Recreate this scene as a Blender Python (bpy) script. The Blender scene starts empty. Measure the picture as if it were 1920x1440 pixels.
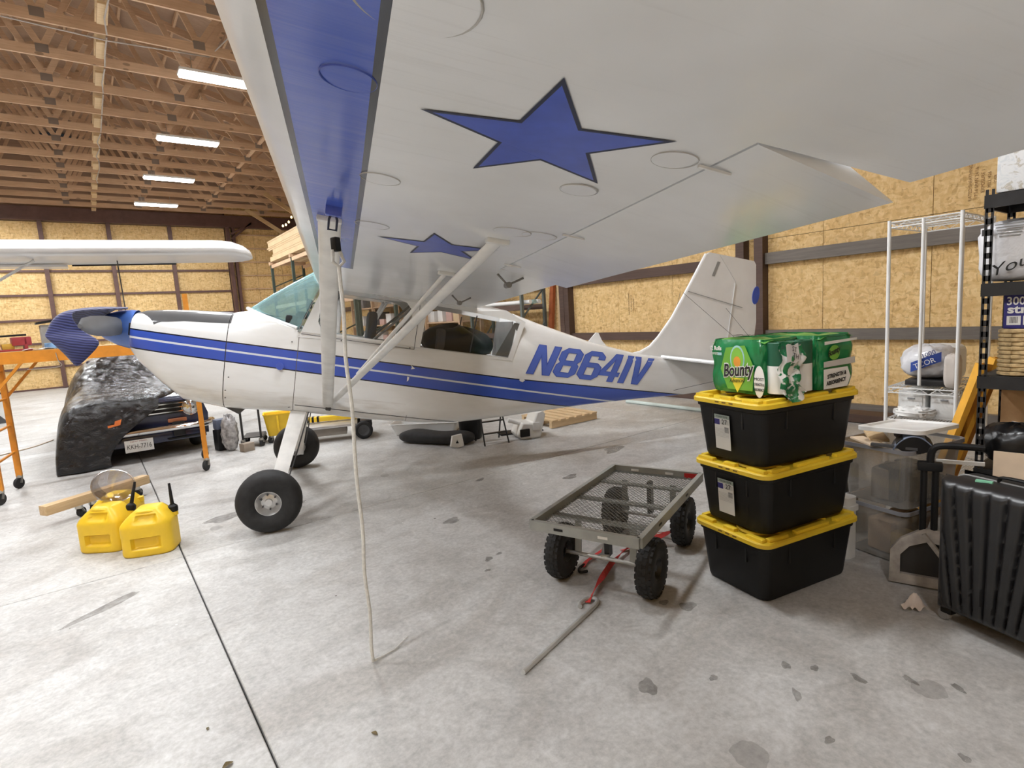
import bpy, bmesh, math, random
from mathutils import Vector, Matrix
from mathutils.geometry import tessellate_polygon
random.seed(7)
sc = bpy.context.scene
COL = sc.collection
PI = math.pi
def rad(a): return math.radians(a)

# ------------------------------------------------------------------ camera
CAM_H, FPX = 1.60, 1045.5
yaw, pitch, roll = rad(36.8), rad(-7.15), rad(3.63)
fw = Vector((math.sin(yaw)*math.cos(pitch), math.cos(yaw)*math.cos(pitch), math.sin(pitch)))
rt = Vector((math.cos(yaw), -math.sin(yaw), 0)); dn = fw.cross(rt)
r2 = math.cos(roll)*rt + math.sin(roll)*dn
d2 = -math.sin(roll)*rt + math.cos(roll)*dn
cd = bpy.data.cameras.new('camera'); cam = bpy.data.objects.new('camera', cd); COL.objects.link(cam)
cam.matrix_world = Matrix(((r2.x, -d2.x, -fw.x, 0), (r2.y, -d2.y, -fw.y, 0), (r2.z, -d2.z, -fw.z, CAM_H), (0, 0, 0, 1)))
cd.sensor_width = 36; cd.lens = FPX/1920*36; cd.clip_end = 200; cd.clip_start = .02
sc.camera = cam
# ------------------------------------------------------------------ world, exposure
w = bpy.data.worlds.new('world'); sc.world = w; w.use_nodes = True
w.node_tree.nodes['Background'].inputs[0].default_value = (.05, .055, .06, 1)
w.node_tree.nodes['Background'].inputs[1].default_value = .3
LAMP_W = 145.0
sc.view_settings.view_transform = 'Standard'; sc.view_settings.look = 'None'
sc.view_settings.exposure = 0.0; sc.view_settings.gamma = 1; sc.view_settings.use_curve_mapping = False
sc.cycles.max_bounces = 6; sc.cycles.diffuse_bounces = 3; sc.cycles.glossy_bounces = 3; sc.cycles.transparent_max_bounces = 10
sc.cycles.sample_clamp_indirect = 6; sc.cycles.use_denoising = True
sc.cycles.adaptive_threshold = .03

# ------------------------------------------------------------------ materials
class NX:
    def __init__(s, name):
        s.m = bpy.data.materials.new(name); s.m.use_nodes = True
        s.t = s.m.node_tree; s.n = s.t.nodes; s.b = s.n['Principled BSDF']; s.out = s.n['Material Output']
    def node(s, typ, ins=None, **kw):
        n = s.n.new(typ)
        for k, v in kw.items(): setattr(n, k, v)
        for k, v in (ins or {}).items(): s.set(n.inputs[k], v)
        return n
    def set(s, sock, v):
        if isinstance(v, bpy.types.NodeSocket): s.t.links.new(v, sock)
        else:
            if isinstance(v, (tuple, list)) and len(v) == 3 and sock.type == 'RGBA': v = (*v, 1)
            sock.default_value = v
    def ma(s, op, a, b=0.0, c=None):
        n = s.n.new('ShaderNodeMath'); n.operation = op
        s.set(n.inputs[0], a); s.set(n.inputs[1], b)
        if c is not None: s.set(n.inputs[2], c)
        return n.outputs[0]
    def add(s, a, b): return s.ma('ADD', a, b)
    def sub(s, a, b): return s.ma('SUBTRACT', a, b)
    def mul(s, a, b): return s.ma('MULTIPLY', a, b)
    def lt(s, a, b): return s.ma('LESS_THAN', a, b)
    def gt(s, a, b): return s.ma('GREATER_THAN', a, b)
    def within(s, a, c, h): return s.lt(s.ma('ABSOLUTE', s.sub(a, c)), h)
    def obj(s): return s.node('ShaderNodeTexCoord').outputs['Object']
    def pos(s): return s.node('ShaderNodeNewGeometry').outputs['Position']
    def xyz(s, v):
        n = s.node('ShaderNodeSeparateXYZ', {0: v}); return n.outputs
    def mix(s, f, a, b, mode='MIX'):
        n = s.n.new('ShaderNodeMix'); n.data_type = 'RGBA'; n.blend_type = mode
        s.set(n.inputs[0], f); s.set(n.inputs[6], a); s.set(n.inputs[7], b); return n.outputs[2]
    def noise(s, v, scale, detail=4, rough=.55, dist=0):
        n = s.node('ShaderNodeTexNoise', {'Vector': v, 'Scale': scale, 'Detail': detail, 'Roughness': rough, 'Distortion': dist}); return n.outputs[0]
    def mapv(s, v, scale=(1, 1, 1), rot=(0, 0, 0), loc=(0, 0, 0)):
        n = s.node('ShaderNodeMapping', {'Vector': v, 'Scale': scale, 'Rotation': rot, 'Location': loc}); return n.outputs[0]
    def ramp(s, f, stops, interp='LINEAR'):
        n = s.n.new('ShaderNodeValToRGB'); n.color_ramp.interpolation = interp; s.set(n.inputs[0], f)
        e = n.color_ramp.elements
        while len(e) < len(stops): e.new(.5)
        for k, (p, c) in enumerate(stops):
            e[k].position = p; e[k].color = (*c, 1) if isinstance(c, (tuple, list)) else (c, c, c, 1)
        return n.outputs[0]
    def bump(s, h, strength=.3, dist=.01):
        n = s.node('ShaderNodeBump', {'Height': h, 'Strength': strength, 'Distance': dist}); s.set(s.b.inputs['Normal'], n.outputs[0])
    def base(s, c): s.set(s.b.inputs['Base Color'], c)
    def p(s, **kw):
        for k, v in kw.items(): s.set(s.b.inputs[k], v)
        return s

MATS = {}
def M(name, col, rough=.5, metal=0.0, var=.08, vs=6.0, bump=0.0, bs=60.0, coat=0.0, spec=.5, emit=0.0, stretch=(1, 1, 1)):
    if name in MATS: return MATS[name]
    x = NX(name); v = x.mapv(x.obj(), stretch)
    n = x.noise(v, vs, 3)
    lo = tuple(c*(1-var) for c in col); hi = tuple(min(1, c*(1+var)) for c in col)
    x.base(x.ramp(n, [(.3, lo), (.7, hi)]))
    x.p(Roughness=rough, Metallic=metal, **{'Coat Weight': coat, 'Specular IOR Level': spec})
    if bump: x.bump(x.noise(v, bs, 2, .6), bump, .004)
    if emit: x.p(**{'Emission Color': (*col, 1), 'Emission Strength': emit})
    MATS[name] = x.m
    return x.m
def glass(name, tint, rough=.03, mixf=.10, body=0.0, bodycol=(.5, .5, .5), fk=.55):
    if name in MATS: return MATS[name]
    x = NX(name); x.n.remove(x.b)
    tr = x.node('ShaderNodeBsdfTransparent', {'Color': (*tint, 1)})
    gl = x.node('ShaderNodeBsdfGlossy', {'Color': (1, 1, 1, 1), 'Roughness': rough})
    lw = x.node('ShaderNodeLayerWeight', {'Blend': .25})
    f = x.add(x.mul(lw.outputs['Fresnel'], fk), mixf)
    mx = x.node('ShaderNodeMixShader', {0: f, 1: tr.outputs[0], 2: gl.outputs[0]})
    res = mx.outputs[0]
    if body:
        df = x.node('ShaderNodeBsdfDiffuse', {'Color': (*bodycol, 1)})
        res = x.node('ShaderNodeMixShader', {0: body, 1: res, 2: df.outputs[0]}).outputs[0]
    x.t.links.new(res, x.out.inputs[0]); MATS[name] = x.m
    return x.m

def mat_concrete():
    x = NX('concrete'); P = x.pos()
    big = x.noise(P, .35, 2, .6, .6); mid = x.noise(x.mapv(P, (1, 1, 1), (0, 0, .5)), 1.6, 4, .68, .8)
    st = x.noise(x.mapv(P, (.75, 1.35, 1), (0, 0, -.35)), 1.3, 3, .64, .8)
    fine = x.noise(P, 38, 3, .7)
    c = x.ramp(mid, [(.28, (.41, .40, .385)), (.5, (.52, .515, .505)), (.72, (.61, .608, .60))])
    c = x.mix(x.ramp(big, [(.35, .5), (.65, 0.0)]), c, (.47, .455, .43), 'MIX')
    c = x.mix(x.ramp(st, [(.34, .62), (.50, 0.0)]), c, (.36, .34, .315))
    c = x.mix(.34, c, x.ramp(fine, [(.25, .2), (.75, .8)]), 'OVERLAY')
    cl = x.noise(P, 6.5, 4, .7, 1.2); c = x.mix(.30, c, x.ramp(cl, [(.3, .25), (.7, .72)]), 'OVERLAY')
    vo = x.node('ShaderNodeTexVoronoi', {'Vector': P, 'Scale': 1.15, 'Randomness': 1.0})
    wob = x.add(vo.outputs['Distance'], x.mul(x.sub(x.noise(P, 9, 3), .5), .09))
    sz = x.mul(x.xyz(vo.outputs['Color'])[0], .085)
    c = x.mix(x.mul(x.lt(wob, sz), .42), c, (.20, .185, .17))
    v2 = x.node('ShaderNodeTexVoronoi', {'Vector': P, 'Scale': 4.4, 'Randomness': 1.0})
    c = x.mix(x.mul(x.lt(v2.outputs['Distance'], x.mul(x.xyz(v2.outputs['Color'])[0], .034)), x.gt(x.xyz(v2.outputs['Color'])[1], .4)), c, (.78, .78, .76))
    c = x.mix(x.mul(x.lt(v2.outputs['Distance'], x.mul(x.xyz(v2.outputs['Color'])[2], .05)), x.lt(x.xyz(v2.outputs['Color'])[1], .25)), c, (.15, .13, .11))
    x.base(c); x.p(Roughness=x.ramp(mid, [(.3, .42), (.7, .62)]))
    x.bump(x.noise(P, 14, 2, .6), .10, .004)
    MATS['concrete'] = x.m; return x.m
def mat_osb(name='osb', dark=1.0, sc_=1.0):
    x = NX(name); P = x.pos()
    rnd = x.node('ShaderNodeObjectInfo').outputs['Random']
    off = x.node('ShaderNodeVectorMath', {0: P, 1: (0, 0, 0)}, operation='ADD')
    cb = x.node('ShaderNodeCombineXYZ', {0: x.mul(rnd, 37), 1: x.mul(rnd, 91), 2: x.mul(rnd, 53)})
    x.t.links.new(cb.outputs[0], off.inputs[1]); V = off.outputs[0]
    wob = x.node('ShaderNodeTexNoise', {'Vector': V, 'Scale': 9.0*sc_, 'Detail': 2}).outputs['Color']
    wv = x.node('ShaderNodeVectorMath', {0: wob, 1: (.10, .10, .10)}, operation='MULTIPLY').outputs[0]
    V2 = x.node('ShaderNodeVectorMath', {0: V, 1: wv}, operation='ADD').outputs[0]
    a = x.node('ShaderNodeTexVoronoi', {'Vector': x.mapv(V2, (9*sc_, 9*sc_, 26*sc_), (.5, .3, .2)), 'Scale': 1.5}).outputs['Color']
    b = x.node('ShaderNodeTexVoronoi', {'Vector': x.mapv(V2, (24*sc_, 24*sc_, 9*sc_), (-.4, .2, .1)), 'Scale': 1.5}).outputs['Color']
    ra, rb = x.xyz(a)[0], x.xyz(b)[1]
    big = x.noise(V, 1.1, 3)
    k = dark
    stops = [(0, (.42*k, .235*k, .07*k)), (.18, (.66*k, .425*k, .165*k)), (.6, (.80*k, .56*k, .25*k)), (1, (.89*k, .68*k, .355*k))]
    c = x.mix(.5, x.ramp(ra, stops), x.ramp(rb, stops))
    c = x.mix(x.ramp(x.noise(V, 30*sc_, 3, .6), [(.30, .55), (.36, 0.0)]), c, (.34*k, .18*k, .06*k))
    c = x.mix(x.ramp(big, [(.35, .3), (.65, 0.0)]), c, (.60*k, .39*k, .17*k))
    x.base(c); x.p(Roughness=.7)
    MATS[name] = x.m; return x.m
def mat_wood(name, c0, c1, scale=1.0, axis=0, rough=.65, knots=True, dirt=.0):
    x = NX(name); V = x.obj()
    rnd = x.node('ShaderNodeObjectInfo').outputs['Random']
    V = x.node('ShaderNodeVectorMath', {0: V, 1: x.node('ShaderNodeCombineXYZ', {0: x.mul(rnd, 31), 1: x.mul(rnd, 17), 2: x.mul(rnd, 7)}).outputs[0]}, operation='ADD').outputs[0]
    s = [22*scale]*3; s[axis] = 1.2*scale
    g = x.noise(x.mapv(V, s), 1.6, 3, .7, .5)
    big = x.noise(V, 1.6*scale, 3)
    c = x.ramp(g, [(.25, c0), (.75, c1)])
    c = x.mix(x.ramp(big, [(.3, .45), (.65, 0.0)]), c, tuple(v*.72 for v in c0))
    c = x.mix(x.mul(rnd, .35), c, tuple(v*.8 for v in c0))
    if knots:
        kk = [5*scale]*3; kk[axis] = 2.2*scale
        vo = x.node('ShaderNodeTexVoronoi', {'Vector': x.mapv(V, kk), 'Scale': 1.0})
        c = x.mix(x.mul(x.lt(vo.outputs['Distance'], .13), .7), c, tuple(v*.4 for v in c0))
    x.base(c); x.p(Roughness=rough); MATS[name] = x.m; return x.m
WHITE = (.86, .865, .87)
BLUE, NAVY = (.045, .10, .50), (.006, .010, .035)
def mat_livery():
    x = NX('painted_fabric'); o = x.obj(); X, Y, Z = x.xyz(o)[:3]
    zt = x.ma('MAXIMUM', x.sub(1.418, x.mul(X, .026)), 1.365); zb = x.sub(1.226, x.mul(X, .043)); zp = x.sub(1.330, x.mul(X, .037))
    inx = x.lt(X, 4.36)
    band = x.mul(x.mul(x.lt(Z, zt), x.gt(Z, zb)), inx)
    edge = x.mul(band, x.ma('MAXIMUM', x.gt(Z, x.sub(zt, .011)), x.lt(Z, x.add(zb, .011))))
    pin = x.mul(band, x.within(Z, zp, .0085))
    g = x.noise(x.mapv(o, (.8, 1, 3)), 3, 3, .6)
    c = x.ramp(g, [(.3, (.80, .80, .795)), (.6, WHITE)])
    belly = x.mul(x.lt(Z, 1.02), x.lt(X, 1.0))
    c = x.mix(x.mul(belly, x.ramp(x.noise(x.mapv(o, (1, 3, 6)), 4, 5), [(.45, 0.0), (.75, .45)])), c, (.45, .40, .34))
    c = x.mix(band, c, BLUE); c = x.mix(pin, c, (.72, .76, .82)); c = x.mix(edge, c, NAVY)
    seam = x.ma('MAXIMUM', x.within(X, -.60, .0035), x.mul(x.within(X, -.015, .003), x.lt(Z, 1.56)))
    seam = x.ma('MAXIMUM', seam, x.mul(x.within(X, 1.02, .002), x.lt(Z, .9)))
    c = x.mix(seam, c, (.12, .11, .10))
    ag = x.mul(x.mul(x.lt(x.ma('ABSOLUTE', Y), x.ma('MINIMUM', .348, x.add(.20, x.mul(x.add(X, 1.34), .9)))), x.gt(Z, 1.5)), x.mul(x.lt(X, -.585), x.gt(X, -1.34)))
    c = x.mix(ag, c, (.045, .045, .048))
    x.base(c); x.p(Roughness=x.add(.22, x.mul(ag, .35)), **{'Coat Weight': .3, 'Coat Roughness': .1})
    x.bump(x.noise(o, 5, 1), .04, .01)
    MATS['livery'] = x.m; return x.m
def mat_wing():
    x = NX('wing_fabric'); o = x.obj(); X, Y, Z = x.xyz(o)[:3]
    grime = x.noise(x.mapv(o, (1.2, 30, 1)), 1.6, 3, .75)
    spot = x.noise(o, 2.2, 3, .6)
    c = x.ramp(spot, [(.3, (.80, .80, .795)), (.6, (.87, .875, .88))])
    c = x.mix(x.mul(x.ramp(grime, [(.55, 0.0), (.78, .32)]), x.ramp(x.noise(o, 3.1, 3), [(.4, 0.0), (.65, 1.0)])), c, (.50, .485, .46))
    on = x.lt(Y, -1.9)
    stripe = x.mul(on, x.within(X, .278, .085)); bord = x.mul(on, x.mul(x.within(X, .278, .102), x.sub(1, stripe)))
    blue = x.ramp(grime, [(.4, (.05, .105, .50)), (.85, (.095, .15, .52))])
    c = x.mix(stripe, c, blue); c = x.mix(bord, c, (.03, .035, .05))
    x.base(c); x.p(Roughness=.24, **{'Coat Weight': .35, 'Coat Roughness': .12})
    x.bump(x.noise(o, 2.2, 1), .05, .02)
    MATS['wing'] = x.m; return x.m
def mat_plasticwrap():
    x = NX('black_plastic_sheet'); o = x.obj()
    v = x.node('ShaderNodeTexVoronoi', {'Vector': x.mapv(o, (7, 5, 9), (.3, .5, .2)), 'Scale': 1.5}, feature='SMOOTH_F1').outputs['Distance']
    n = x.noise(o, 7, 5, .65, 1.4); n2 = x.noise(o, 22, 4, .6, 1.0)
    x.base((.012, .012, .014)); x.p(Roughness=.22, **{'Specular IOR Level': .5})
    x.bump(x.add(x.mul(v, 1.0), x.add(x.mul(n, .9), x.mul(n2, .06))), .8, .035); MATS['wrap'] = x.m; return x.m
def mat_quilt():
    x = NX('quilted_blue_cloth'); o = x.obj(); X, Y, Z = x.xyz(o)[:3]
    wv = x.ma('SINE', x.mul(x.add(x.add(Z, x.mul(X, .25)), x.mul(x.noise(o, 6, 2), .03)), 330.0))
    c = x.ramp(x.add(x.mul(wv, .5), .5), [(.2, (.018, .022, .085)), (.8, (.045, .055, .19))])
    x.base(c); x.p(Roughness=.9, **{'Sheen Weight': .4}); x.bump(wv, .5, .003); MATS['quilt'] = x.m; return x.m
CONC = mat_concrete(); OSB = mat_osb(); OSBD = mat_osb('osb_far', .98, .8)
LUM = mat_wood('truss_lumber', (.57, .365, .225), (.82, .585, .39))
LUMP = mat_wood('pale_lumber', (.62, .42, .22), (.85, .66, .42), knots=False)
LUMB = mat_wood('beam_lumber', (.55, .37, .19), (.78, .58, .34), axis=0)
DECK = mat_wood('roof_sheathing', (.38, .245, .165), (.54, .38, .27), .6, axis=0, knots=False)
BRN = mat_wood('brown_stained_timber', (.075, .042, .032), (.135, .082, .062), 1, axis=1, knots=False)
GRT = mat_wood('weathered_grey_timber', (.13, .115, .10), (.24, .21, .185), 1, axis=1, knots=False)
BSTL = M('brown_painted_steel', (.115, .058, .048), .5, 0, .15)
LIV = mat_livery(); WNG = mat_wing(); WRAP = mat_plasticwrap(); QUILT = mat_quilt()
WPAINT = M('white_aircraft_paint', (.85, .855, .86), .24, 0, .05, 3, coat=.3)
SPAINT = M('strut_paint', (.80, .79, .765), .3, 0, .10, 8, coat=.2)
BLU = M('blue_decal', (.05, .10, .48), .28, 0, .12, 12, coat=.2)
BLUL = M('blue_letter', (.095, .165, .60), .3, 0, .05, 6)
NAV = M('navy_outline', (.012, .018, .05), .35)
RUB = M('tire_rubber', (.016, .016, .017), .72, 0, .3, 20, .15, 90)
BLK = M('black_plastic', (.009, .009, .010), .5, 0, .2, spec=.3)
BLKM = M('black_steel', (.020, .020, .022), .4, .2, .25)
DGR = M('dark_grey', (.07, .07, .075), .6)
GRY = M('mid_grey', (.30, .30, .30), .55)
ALU = M('aluminium', (.62, .62, .62), .35, .85, .08, 12)
CHR = M('chrome', (.80, .80, .80), .08, 1.0, .02)
ZNC = M('zinc_steel', (.50, .49, .46), .38, .8, .12, 20)
YEL = M('yellow_plastic', (.86, .56, .025), .42, 0, .05, 8, .05, 160)
LIDY = M('yellow_lid', (.86, .60, .035), .42, 0, .05, 5, .05, 120)
ORG = M('orange_enamel', (.72, .27, .025), .42, 0, .12, 10)
LADD = M('amber_fibreglass', (.75, .38, .04), .5, 0, .15, 8)
WPL = M('white_plastic', (.80, .80, .79), .4, 0, .03)
WEN = M('white_enamel', (.83, .83, .82), .35, 0, .03)
RED = M('red_strap', (.55, .035, .03), .7, 0, .2, 30)
CARD = M('cardboard', (.56, .39, .24), .85, 0, .1, 6)
CARD2 = M('pale_cardboard', (.74, .58, .42), .85, 0, .1, 6)
PAPER = M('white_paper', (.78, .77, .75), .8, 0, .04)
BAGW = M('white_poly_bag', (.74, .74, .77), .2, 0, .08, 9, 1.0, 26)
BAGB = M('black_poly_bag', (.012, .012, .013), .28, 0, .2, 9, .9, 14)
GRN = M('green_wrap', (.014, .19, .06), .2, 0, .3, 6, .8, 16)
GRNL = M('light_green_print', (.16, .42, .05), .3, 0, .15, 5)
INK = M('black_ink', (.012, .012, .012), .5)
NVYB = M('navy_carton', (.035, .03, .19), .5, 0, .05)
CLRW = glass('windshield_acrylic', (.70, .92, .94), .04, .12, .30, (.36, .60, .62))
CLRS = glass('side_window_acrylic', (.93, .93, .93), .03, .01, fk=.12)
CLRB = glass('clear_bin_plastic', (.80, .78, .75), .15, .06, .34, (.50, .48, .45))
CLRF = glass('clear_funnel_plastic', (.88, .86, .86), .08, .10)
# ------------------------------------------------------------------ mesh helpers
class MB:
    def __init__(s): s.v = []; s.f = []
    def add(s, vs, fs, mtx=None):
        o = len(s.v)
        s.v += [tuple(mtx @ Vector(p)) if mtx else tuple(p) for p in vs]
        s.f += [tuple(i+o for i in f) for f in fs]; return s
    def box(s, c, d, rz=0, mtx=None):
        x, y, z = d[0]/2, d[1]/2, d[2]/2
        vs = [Vector((a*x, b*y, e*z)) for e in (-1, 1) for a, b in ((-1, -1), (1, -1), (1, 1), (-1, 1))]
        R = Matrix.Translation(c) @ (mtx.to_4x4() if mtx else Matrix.Rotation(rz, 4, 'Z'))
        return s.add(vs, [(3, 2, 1, 0), (4, 5, 6, 7), (0, 1, 5, 4), (1, 2, 6, 5), (2, 3, 7, 6), (3, 0, 4, 7)], R)
    def bbox(s, c, d, b=.01, rz=0, seg=2):
        bm = bmesh.new(); bmesh.ops.create_cube(bm, size=1)
        for v in bm.verts: v.co = Vector((v.co.x*d[0], v.co.y*d[1], v.co.z*d[2]))
        bmesh.ops.bevel(bm, geom=bm.edges[:], offset=b, segments=seg, affect='EDGES', profile=.6)
        R = Matrix.Translation(c) @ Matrix.Rotation(rz, 4, 'Z'); bm.verts.index_update()
        s.add([v.co for v in bm.verts], [[v.index for v in f.verts] for f in bm.faces], R); bm.free(); return s
    def bar(s, a, b, wd, th, up=(0, 0, 1)):
        a, b = Vector(a), Vector(b); d = (b-a); L = d.length; d.normalize(); up = Vector(up)
        if abs(d.dot(up)) > .98: up = Vector((1, 0, 0))
        sd = d.cross(up).normalized(); u = sd.cross(d)
        vs = [p + sd*i*wd/2 + u*j*th/2 for p in (a, b) for i, j in ((-1, -1), (1, -1), (1, 1), (-1, 1))]
        return s.add(vs, [(0, 1, 2, 3), (7, 6, 5, 4), (0, 4, 5, 1), (1, 5, 6, 2), (2, 6, 7, 3), (3, 7, 4, 0)])
    def tube(s, pts, r, seg=10, cap=True, flat=1.0, up=None):
        pts = [Vector(p) for p in pts]; rs = r if isinstance(r, (list, tuple)) else [r]*len(pts); rings = []
        n = None
        for i, p in enumerate(pts):
            d = (pts[min(i+1, len(pts)-1)]-pts[max(i-1, 0)]).normalized()
            if n is None:
                n = Vector(up) if up else (Vector((0, 0, 1)) if abs(d.z) < .9 else Vector((1, 0, 0)))
            n = (n - d*n.dot(d)).normalized(); b = d.cross(n)
            rings.append([p + (n*math.cos(t)*flat + b*math.sin(t))*rs[i] for t in [2*PI*k/seg for k in range(seg)]])
        return s.loft(rings, cap=cap)
    def cyl(s, a, b, r, seg=16, r2=None): return s.tube([a, b], [r, r if r2 is None else r2], seg)
    def loft(s, rings, closed=True, cap=True):
        n = len(rings[0]); vs = [p for R in rings for p in R]; fs = []
        for i in range(len(rings)-1):
            for k in range(n if closed else n-1):
                k2 = (k+1) % n; fs.append((i*n+k, i*n+k2, (i+1)*n+k2, (i+1)*n+k))
        if cap and closed: fs.append(tuple(range(n-1, -1, -1))); fs.append(tuple((len(rings)-1)*n+k for k in range(n)))
        return s.add(vs, fs)
    def lathe(s, prof, o=(0, 0, 0), ax=(0, 0, 1), seg=24, cap=False):
        ax = Vector(ax).normalized(); o = Vector(o); u = ax.orthogonal().normalized(); v = ax.cross(u)
        return s.loft([[o + ax*h + (u*math.cos(t)+v*math.sin(t))*max(r, 1e-4) for t in [2*PI*k/seg for k in range(seg)]] for r, h in prof], cap=cap)
    def grid(s, fn, nu, nv):
        vs = [fn(i/nu, j/nv) for i in range(nu+1) for j in range(nv+1)]
        fs = [(i*(nv+1)+j, (i+1)*(nv+1)+j, (i+1)*(nv+1)+j+1, i*(nv+1)+j+1) for i in range(nu) for j in range(nv)]
        return s.add(vs, fs)
    def plate(s, outer, holes, to3, th):
        """flat plate with holes: 2-D outline -> two faces th apart plus rims; to3(u, v, w)"""
        loops = [outer]+list(holes); flat = [p for L in loops for p in L]
        tris = tessellate_polygon([[Vector((a, b, 0)) for a, b in L] for L in loops]); n = len(flat)
        vs = [to3(a, b, 0) for a, b in flat]+[to3(a, b, th) for a, b in flat]
        fs = [tuple(t) for t in tris]+[tuple(i+n for i in reversed(t)) for t in tris]; o = 0
        for L in loops:
            k = len(L); fs += [(o+i, o+(i+1) % k, o+(i+1) % k+n, o+i+n) for i in range(k)]; o += k
        return s.add(vs, fs)
    def mesh(s, name, mat=None, smooth=35, merge=False):
        m = bpy.data.meshes.new(name); m.from_pydata(s.v, [], s.f); m.update()
        bm = bmesh.new(); bm.from_mesh(m)
        if merge: bmesh.ops.remove_doubles(bm, verts=bm.verts[:], dist=1e-4)
        bmesh.ops.recalc_face_normals(bm, faces=bm.faces[:]); bm.to_mesh(m); bm.free()
        if smooth:
            m.shade_smooth(); m.set_sharp_from_angle(angle=rad(smooth))
        if mat: m.materials.append(mat)
        return m
    def o(s, name, mat, parent=None, smooth=35, mods=None, merge=False):
        return link(name, s.mesh(name, mat, smooth, merge), parent, mods)
def link(name, mesh, parent=None, mods=None):
    ob = bpy.data.objects.new(name, mesh); COL.objects.link(ob)
    if parent: ob.parent = parent
    if mods:
        for typ, kw in mods:
            md = ob.modifiers.new(typ.lower(), typ)
            for k, v in kw.items(): setattr(md, k, v)
    return ob
def tag(o, label, cat, group=None, kind=None):
    if label: o['label'] = label
    if cat: o['category'] = cat
    if group: o['group'] = group
    if kind: o['kind'] = kind
    return o
def thing(name, label, cat, loc=(0, 0, 0), rz=0, group=None, kind=None):
    o = bpy.data.objects.new(name, None); COL.objects.link(o); o.location = loc; o.rotation_euler = (0, 0, rz)
    o.empty_display_size = .1
    return tag(o, label, cat, group, kind)
def dup(o, parent=None):
    c = o.copy(); COL.objects.link(c); c.parent = parent
    for ch in list(o.children): dup(ch, c)
    return c
def text(body, size, mat, parent, o, u, v, name='lettering', ext=.0006, shear=0, wd=None, bold=0.0, align='CENTER'):
    """lettering as a mesh: o = centre, u = reading direction, v = up"""
    cu = bpy.data.curves.new('t', 'FONT'); cu.body = body; cu.size = size; cu.extrude = ext; cu.shear = shear; cu.offset = bold
    cu.align_x = align; cu.align_y = 'CENTER'; cu.resolution_u = 3
    t = bpy.data.objects.new('t', cu); COL.objects.link(t)
    dg = bpy.context.evaluated_depsgraph_get(); dg.update()
    m = bpy.data.meshes.new_from_object(t.evaluated_get(dg)); bpy.data.objects.remove(t); bpy.data.curves.remove(cu)
    xs = [q.co.x for q in m.vertices] or [0, 1]
    k = wd/max(1e-6, max(xs)-min(xs)) if wd else 1
    u, v = Vector(u).normalized(), Vector(v).normalized(); n = u.cross(v)
    for q in m.vertices: q.co = Vector(o)+u*q.co.x*k+v*q.co.y+n*q.co.z
    m.name = name; m.materials.clear(); m.materials.append(mat)
    return link(name, m, parent)
def rrect(w, d, r, n=5, z=0, cx=0, cy=0):
    P = []
    for a, (sx, sy) in enumerate(((1, 1), (-1, 1), (-1, -1), (1, -1))):
        for k in range(n+1):
            t = a*PI/2+k/n*PI/2; P.append(Vector((cx+sx*(w/2-r)+r*math.cos(t), cy+sy*(d/2-r)+r*math.sin(t), z)))
    return P
def caster(parent, x, y, h=.15, r=.055, ang=0.0, mat=RUB, nm='caster'):
    a = Vector((math.cos(ang), math.sin(ang), 0)); s = Vector((-a.y, a.x, 0)); c = Vector((x, y, r))-a*.02
    b = MB().cyl((x, y, h-.03), (x, y, h), .03, 12)
    for k in (-1, 1): b.bar(c+s*k*.022, Vector((x, y, h-.025))+s*k*.022, .035, .004, a)
    f = b.o(nm, ZNC, parent)
    MB().lathe([(r*.5, -.016), (r*.93, -.016), (r, -.008), (r, .008), (r*.93, .016), (r*.5, .016)], c, s, 20, True).o('caster_wheel', mat, f)
    return f
def wheel(parent, c, ax, R, wd, hub, tmat=RUB, hmat=ALU, tread=0, name='wheel', bolts=6):
    """tyre with rounded shoulders (parent part) and its hub (sub-part)"""
    c, ax = Vector(c), Vector(ax).normalized(); h = wd/2; b = MB()
    prof = [(hub, -h*.7), (hub*1.12, -h*.86), (R*.72, -h), (R*.86, -h*.93), (R*.95, -h*.68), (R*.99, -h*.35), (R, 0), (R*.99, h*.35), (R*.95, h*.68), (R*.86, h*.93), (R*.72, h), (hub*1.12, h*.86), (hub, h*.7)]
    b.lathe(prof, c, ax, 40)
    if tread:
        u = ax.orthogonal().normalized(); v = ax.cross(u)
        for row, off in ((-.72, 0), (-.25, .5), (.25, 0), (.72, .5)):
            for k in range(tread):
                t = 2*PI*(k+off)/tread; d = u*math.cos(t)+v*math.sin(t); tg = ax.cross(d)
                rr = R*(.985 if abs(row) < .5 else .925)
                b.box(c+d*rr+ax*row*h, (1, 1, 1), mtx=Matrix((tuple(tg*(2*PI*R/tread*.62)), tuple(ax*h*.40), tuple(d*R*.055))).transposed())
    t = b.o(name, tmat, parent, 50)
    g = MB()
    for k in (-1, 1):
        g.lathe([(.001, k*h*.5), (hub*.28, k*h*.5), (hub*.30, k*h*.28), (hub*.62, k*h*.22), (hub*.8, k*h*.45), (hub, k*h*.74), (hub*1.06, k*h*.74)], c, ax, 28)
    g.o('hub', hmat, t, 40)
    if bolts:
        u = ax.orthogonal().normalized(); v = ax.cross(u); q = MB()
        for k in range(bolts):
            d = u*math.cos(2*PI*k/bolts)+v*math.sin(2*PI*k/bolts)
            for sd in (-1, 1): q.cyl(c+d*hub*.62+ax*sd*h*.2, c+d*hub*.62+ax*sd*h*.36, hub*.075, 8)
        q.o('bolt', DGR, t)
    return t
# ------------------------------------------------------------------ the hangar
XW, YD, ZT = 8.0, 25.4, 6.15          # right wall, door wall, underside of the trusses
XL, YF = -9.4, -5.0
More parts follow.
